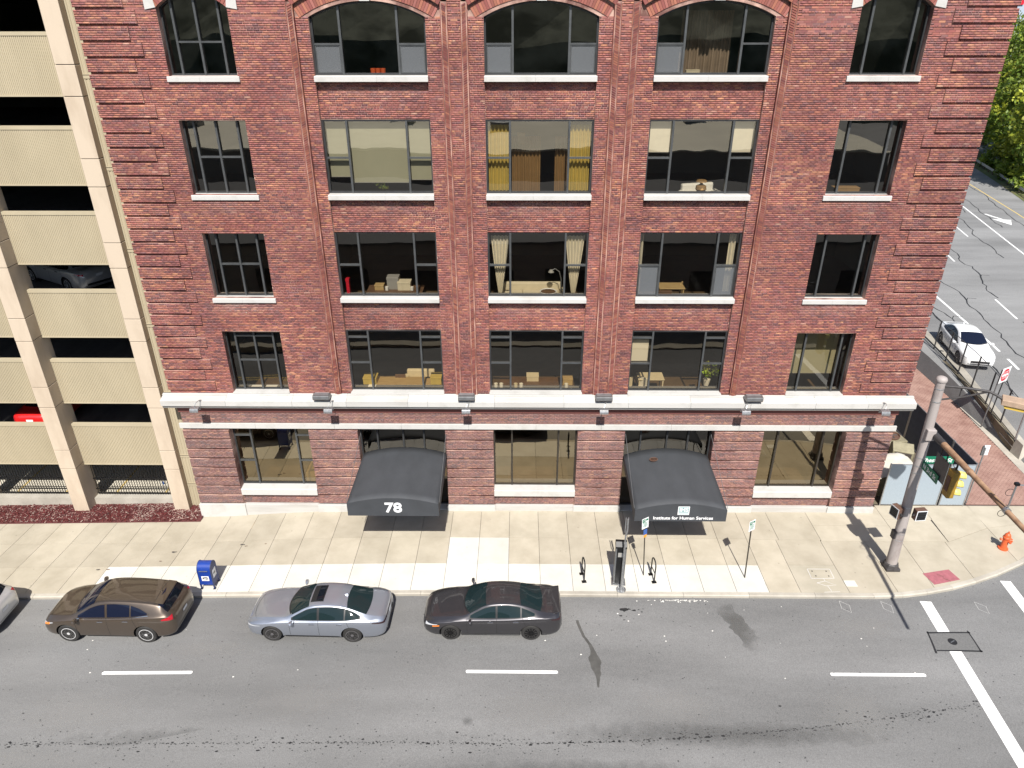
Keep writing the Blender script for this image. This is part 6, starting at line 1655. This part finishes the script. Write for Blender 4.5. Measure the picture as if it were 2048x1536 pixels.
hl.add(vs, [(j * (n + 1) + i, j * (n + 1) + i + 1, (j + 1) * (n + 1) + i + 1, (j + 1) * (n + 1) + i) for j in range(4) for i in range(n)])
pm('wood_dark_green', (.16, .17, .12), .95, c2=(.02, .03, .012), scale=.12, lo=.4, hi=.6)
tag(hl.build('unseen_hills', 'wood_dark_green'), kind='structure')  # unseen slope, added and raised to darken the top-floor reflections

# ================================================================== THINGS SEEN THROUGH THE WINDOWS
def curtain(x0, x1, z0, z1, y, mat, lab, pinch=0, n=46, grp=None):
    W = x1 - x0; nz = 12; vs = []
    for j in range(nz + 1):
        t = j / nz
        k = 1 - pinch * (1 - t) ** 1.2
        for i in range(n + 1):
            u = i / n
            vs.append((x0 + W * (.5 + (u - .5) * k), y + .045 * math.sin(u * 6.283 * (W / .13)) * (.5 + .5 * k), z0 + (z1 - z0) * t))
    o = MB().add(vs, [(j * (n + 1) + i, j * (n + 1) + i + 1, (j + 1) * (n + 1) + i + 1, (j + 1) * (n + 1) + i) for j in range(nz) for i in range(n)]).build('curtain', mat, smooth=True)
    return tag(o, lab, 'curtain', grp)
def blind(x0, x1, z0, z1, y, lab, mat='blind_beige'):
    r_ = empty('roller_blind', ((x0 + x1) / 2, y, z0), 0, lab, 'blind'); hw = (x1 - x0) / 2
    box('cloth', mat, -hw, hw, -.004, .004, 0, z1 - z0, r_); MB().tube([(-hw, 0, z1 - z0), (hw, 0, z1 - z0)], .035, 8).build('roller', 'plastic_grey', r_); box('hem_bar', 'plastic_grey', -hw, hw, -.012, .012, -.02, .0, r_)
def fr(wn, a): return wn[0] + (wn[1] - wn[0]) * a
blind(fr(WA, .235), fr(WA, .765), 14.15, 16.25, .48, 'wide beige roller blind, fourth-floor window left of the gold curtains')
blind(fr(WA, .02), fr(WA, .215), 14.35, 16.25, .48, 'narrow beige roller blind at the left end, fourth-floor left window')
blind(fr(WA, .785), fr(WA, .98), 14.25, 16.25, .48, 'narrow beige roller blind at the right end, fourth-floor left window')
blind(fr(WC, .02), fr(WC, .215), 15.2, 16.25, .48, 'short pale blind, left light of the fourth-floor right window', 'curtain_cream')
blind(fr(WC, .785), fr(WC, .98), 15.2, 16.25, .48, 'short pale blind, right light of the fourth-floor right window', 'curtain_cream')
blind(fr(WC, .02), fr(WC, .20), 7.1, 8.05, .48, 'small white paper blind in the second-floor right window', 'pot_white')
blind(fr(WR, .06), fr(WR, .92), 6.35, 8.4, .95, 'tan blind in the second-floor window nearest the traffic pole', 'blind_beige')
curtain(fr(WB, .02), fr(WB, .21), 13.85, 16.1, .52, 'curtain_gold', 'gold curtain at the left of the fourth-floor centre window')
curtain(fr(WB, .79), fr(WB, .98), 13.85, 16.1, .52, 'curtain_gold', 'gold curtain at the right of the fourth-floor centre window')
curtain(fr(WB, .24), fr(WB, .52), 13.3, 15.6, 1.35, 'curtain_brown', 'brown curtain deeper in the room, left of the fourth-floor centre pane')
curtain(fr(WB, .66), fr(WB, .86), 13.3, 15.6, 1.35, 'curtain_brown', 'brown curtain deeper in the room, right of the fourth-floor centre pane')
curtain(fr(WB, .03), fr(WB, .21), 9.95, 12.2, .52, 'curtain_cream', 'cream curtain gathered to a point, left of the third-floor centre window', pinch=.78)
curtain(fr(WB, .78), fr(WB, .97), 9.95, 12.2, .52, 'curtain_cream', 'cream curtain gathered to a point, right of the third-floor centre window', pinch=.78)
curtain(fr(WC, .02), fr(WC, .06), 10.0, 12.3, .6, 'curtain_cream', 'thin cream curtain at the left of the third-floor right window', n=16)
curtain(fr(WC, .91), fr(WC, .975), 10.0, 12.3, .6, 'curtain_cream', 'thin cream curtain at the right of the third-floor right window', n=16)
curtain(fr(WC, .27), fr(WC, .73), 17.2, 19.6, 1.3, 'curtain_taupe', 'wide taupe curtain in the top-floor right arched window')
for fl, zf in ((1, 5.05), (2, 9.15), (3, 13.05), (4, 17.0)):
    zs = {1: 5.86, 2: 9.92, 3: 13.81, 4: 17.70}[fl]
    for (a, b) in (WA, WB, WC, WL, WR): box('window_board', 'room_wall', a, b, .36, .62, zs - .06, zs, bld)
def table(x, y, z, w_, d, h, mat, lab):
    r_ = empty('table', (x, y, z), 0, lab, 'table')
    box('table_top', mat, -w_ / 2, w_ / 2, -d / 2, d / 2, h - .04, h, r_, bevel=.008)
    for sx in (-1, 1):
        for sy in (-1, 1): box('leg', mat, sx * (w_ / 2 - .06) - .025, sx * (w_ / 2 - .06) + .025, sy * (d / 2 - .06) - .025, sy * (d / 2 - .06) + .025, 0, h - .04, r_)
def chair(x, y, z, rz, mat, lab):
    r_ = empty('chair', (x, y, z), rz, lab, 'chair')
    box('seat', mat, -.24, .24, -.24, .24, .42, .50, r_, bevel=.02); box('backrest', mat, -.22, .22, .20, .26, .55, 1.0, r_, bevel=.02)
    for sx in (-.2, .2):
        for sy in (-.2, .2): box('leg', 'black_metal', sx - .02, sx + .02, sy - .02, sy + .02, 0, .42, r_)
        box('back_post', 'black_metal', sx - .02, sx + .02, .22, .25, .45, .7, r_)
def sofa(x, y, z, rz, w_, mat, lab):
    r_ = empty('sofa', (x, y, z), rz, lab, 'sofa')
    box('base', mat, -w_ / 2, w_ / 2, -.4, .4, .05, .42, r_, bevel=.05); box('backrest', mat, -w_ / 2, w_ / 2, .25, .45, .4, .85, r_, bevel=.06)
    for s in (-1, 1): box('arm', mat, s * w_ / 2 - .1, s * w_ / 2 + .1, -.4, .4, .05, .62, r_, bevel=.05)
    for k in range(3): box('cushion', mat, -w_ / 2 + .12 + k * (w_ - .24) / 3, -w_ / 2 + .1 + (k + 1) * (w_ - .24) / 3, -.36, .24, .43, .56, r_, bevel=.04)
def cup(x, y, z, mat, lab, s=1.0):
    tag(MB().lathe([(.035 * s, 0), (.05 * s, .02), (.055 * s, .12 * s), (.048 * s, .12 * s), (.04 * s, .03)], 12).build('cup', mat, smooth=True), lab, 'cup').location = (x, y, z)
def plant(x, y, z, s, lab, seed):
    r_ = tree('potted_plant', (x, y, z), 1.0 * s, .42 * s, lab, seed, 'plant', None, 22, 14, .45, leaf=.055 * s, warm=.9)
    MB().lathe([(.10 * s, -.02), (.15 * s, .26 * s), (.13 * s, .26 * s), (.11 * s, .22 * s)], 14).build('pot', 'pot_white', r_)
def crate(name, mat, x, y, z, sx, sy, sz, lab, cat, rz=0):
    r_ = empty(name, (x, y, z), rz, lab, cat); box('body', mat, -sx / 2, sx / 2, -sy / 2, sy / 2, 0, sz * .8, r_, bevel=.01); box('lid', mat, -sx / 2 - .01, sx / 2 + .01, -sy / 2 - .01, sy / 2 + .01, sz * .8, sz, r_, bevel=.01)
# third floor
table(fr(WA, .52), 1.0, 9.15, 2.2, .8, .80, 'wood_dark', 'dark desk behind the third-floor left window')
crate('printer', 'sofa_cream', fr(WA, .62), .95, 9.95, .5, .42, .34, 'cream printer on the dark desk, third-floor left window', 'printer')
crate('printer', 'plastic_grey', fr(WA, .50), 1.05, 9.95, .45, .4, .5, 'tall grey copier on the dark desk, third-floor left window', 'printer')
crate('file_box', 'wood_light', fr(WA, .36), .9, 9.95, .35, .3, .22, 'small light wood box on the dark desk, third-floor left window', 'box')
for k, (a, lab) in enumerate(((.44, 'left of the two'), (.70, 'right of the two'))): cup(fr(WA, a), .75, 9.95, 'pot_white', 'white mug on the dark desk, ' + lab + ', third-floor left window', 1.3)
crate('folder_stack', 'sign_red', fr(WA, .06), .50, 9.92, .12, .2, .62, 'red folder standing at the left end of the third-floor left window', 'folder')
sofa(fr(WB, .45), 1.35, 9.15, 0, 2.4, 'sofa_cream', 'cream sofa behind the third-floor centre window')
bw = empty('side_table', (fr(WB, .62), .80, 9.15), 0, 'pale side table with a dark bowl behind the third-floor centre window', 'table')
box('leg', 'leather_black', -.18, .18, -.15, .15, 0, .55, bw); MB().lathe([(.18, .55), (.34, .78), (.31, .78), (.15, .60)], 16).build('bowl', 'pot_white', bw); MB().lathe([(.29, .765), (.02, .80)], 14).build('bowl_filling', 'wood_dark', bw)
fl_ = empty('floor_lamp', (fr(WB, .755), 1.0, 9.15), 0, 'arched black floor lamp behind the third-floor centre window', 'lamp')
MB().tube([(0, 0, 0), (0, 0, 1.2), (-.08, 0, 1.5), (-.25, 0, 1.62), (-.38, 0, 1.55)], .018, 8).build('stem', 'galvanised', fl_); MB().lathe([(.05, 0), (.12, -.10), (.11, -.10)], 12, (-.40, 0, 1.58)).build('shade', 'plastic_grey', fl_); MB().lathe([(.16, 0), (.16, .03)], 14).build('base', 'black_metal', fl_)
table(fr(WC, .40), 1.0, 9.15, 1.0, .7, .95, 'wood_light', 'light wood table behind the third-floor right window')
chair(fr(WC, .58), 1.1, 9.15, R(70), 'wood_light', 'light wooden chair behind the third-floor right window')
crate('storage_box', 'wood_dark', fr(WC, .32), .55, 9.92, .5, .15, .12, 'dark low box on the third-floor right window board', 'box')
# fourth floor
sofa(fr(WC, .62), 1.3, 13.05, R(15), 1.3, 'pot_white', 'white armchair behind the fourth-floor right window')
lt = tag(MB().lathe([(.12, 0), (.20, .10), (.18, .22), (.05, .28), (.05, .34), (.20, .36), (.16, .42)], 16).build('table_lamp', 'curtain_brown', smooth=True), 'brown table lamp on the fourth-floor right window board', 'lamp'); lt.location = (fr(WC, .56), .50, 13.81)
plant(fr(WA, .5), .62, 13.6, .6, 'low leafy plant under the fourth-floor beige blind', 81)
crate('ornament', 'curtain_brown', fr(WB, .33), 1.2, 15.35, .28, .1, .4, 'small brown wall lantern above the brown curtain, fourth-floor centre window', 'lantern')
crate('basket', 'curtain_brown', fr(WR, .45), .8, 13.72, .9, .35, .22, 'dark low basket in the fourth-floor window nearest the trees', 'basket')
# second floor
table(fr(WA, .5), 1.0, 5.05, 3.0, .7, .85, 'wood_light', 'long light wood desk behind the second-floor left window')
crate('shelf_box', 'curtain_gold', fr(WA, .17), .85, 5.90, .55, .5, .30, 'yellow box at the left end of the second-floor desk', 'box')
crate('shelf_box', 'curtain_gold', fr(WA, .90), .85, 5.90, .45, .5, .34, 'yellow box at the right end of the second-floor desk', 'box')
crate('paper_stack', 'sign_white', fr(WA, .20), .5, 5.86, .3, .18, .05, 'white paper stack on the second-floor left window board', 'paper')
sofa(fr(WA, .68), 1.75, 5.05, 0, 1.2, 'sofa_cream', 'beige armchair behind the long second-floor desk')
chair(fr(WA, .48), 1.5, 5.05, R(180), 'wood_dark', 'brown chair at the long second-floor desk')
table(fr(WB, .45), 1.1, 5.05, 2.6, .7, .80, 'wood_dark', 'dark desk behind the second-floor centre window')
for k, a in enumerate((.06, .12, .28, .34, .84)):
    cup(fr(WB, a), .48, 5.86, 'pot_white' if k != 2 else 'sofa_cream', ['first', 'second', 'third', 'fourth', 'fifth'][k] + ' cup from the left on the second-floor centre window board', 1.5)
crate('shelf_box', 'sofa_cream', fr(WB, .47), 1.2, 5.85, .5, .35, .26, 'cream box on the desk behind the second-floor centre window', 'box')
crate('paper_stack', 'wood_light', fr(WB, .86), .9, 5.85, .4, .4, .30, 'light wood tray at the right of the second-floor centre window', 'tray')
table(fr(WC, .30), 1.4, 5.05, 1.1, .7, .9, 'sofa_cream', 'cream table behind the second-floor right window')
chair(fr(WC, .17), .9, 5.05, R(-40), 'pot_white', 'white chair at the left of the second-floor right window'); chair(fr(WC, .07), .85, 5.05, R(30), 'sofa_cream', 'cream chair in the left corner of the second-floor right window')
plant(fr(WC, .88), .62, 5.95, 1.0, 'bright green leafy plant in the second-floor right window', 82)
for k, a in enumerate((.36, .62)): crate('paper_stack', 'sign_white', fr(WL, a), .46, 5.86, .45, .16, .04, ['left', 'right'][k] + ' white paper sheet in the second-floor window nearest the garage', 'paper')
# top floor
for k, a in enumerate((.50, .545, .59)): cup(fr(WA, a), .48, 17.70, 'hydrant_orange', ['left', 'middle', 'right'][k] + ' orange pot of three in the top-floor left arched window', 1.6)
rr = random.Random(6)
crate('paper_stack', 'sofa_cream', fr(WC, .36), .48, 17.70, .45, .16, .14, 'cream cloth bundle in the top-floor right arched window', 'cloth')
# ground floor lobby
crate('counter', 'wood_light', -9.2, 2.0, 0, .9, 1.6, 1.1, 'light wood counter in the lobby behind the ground-floor left window', 'counter')
table(.6, 1.6, 0, 2.2, .8, .75, 'wood_dark', 'dark lobby table behind the ground-floor centre window')
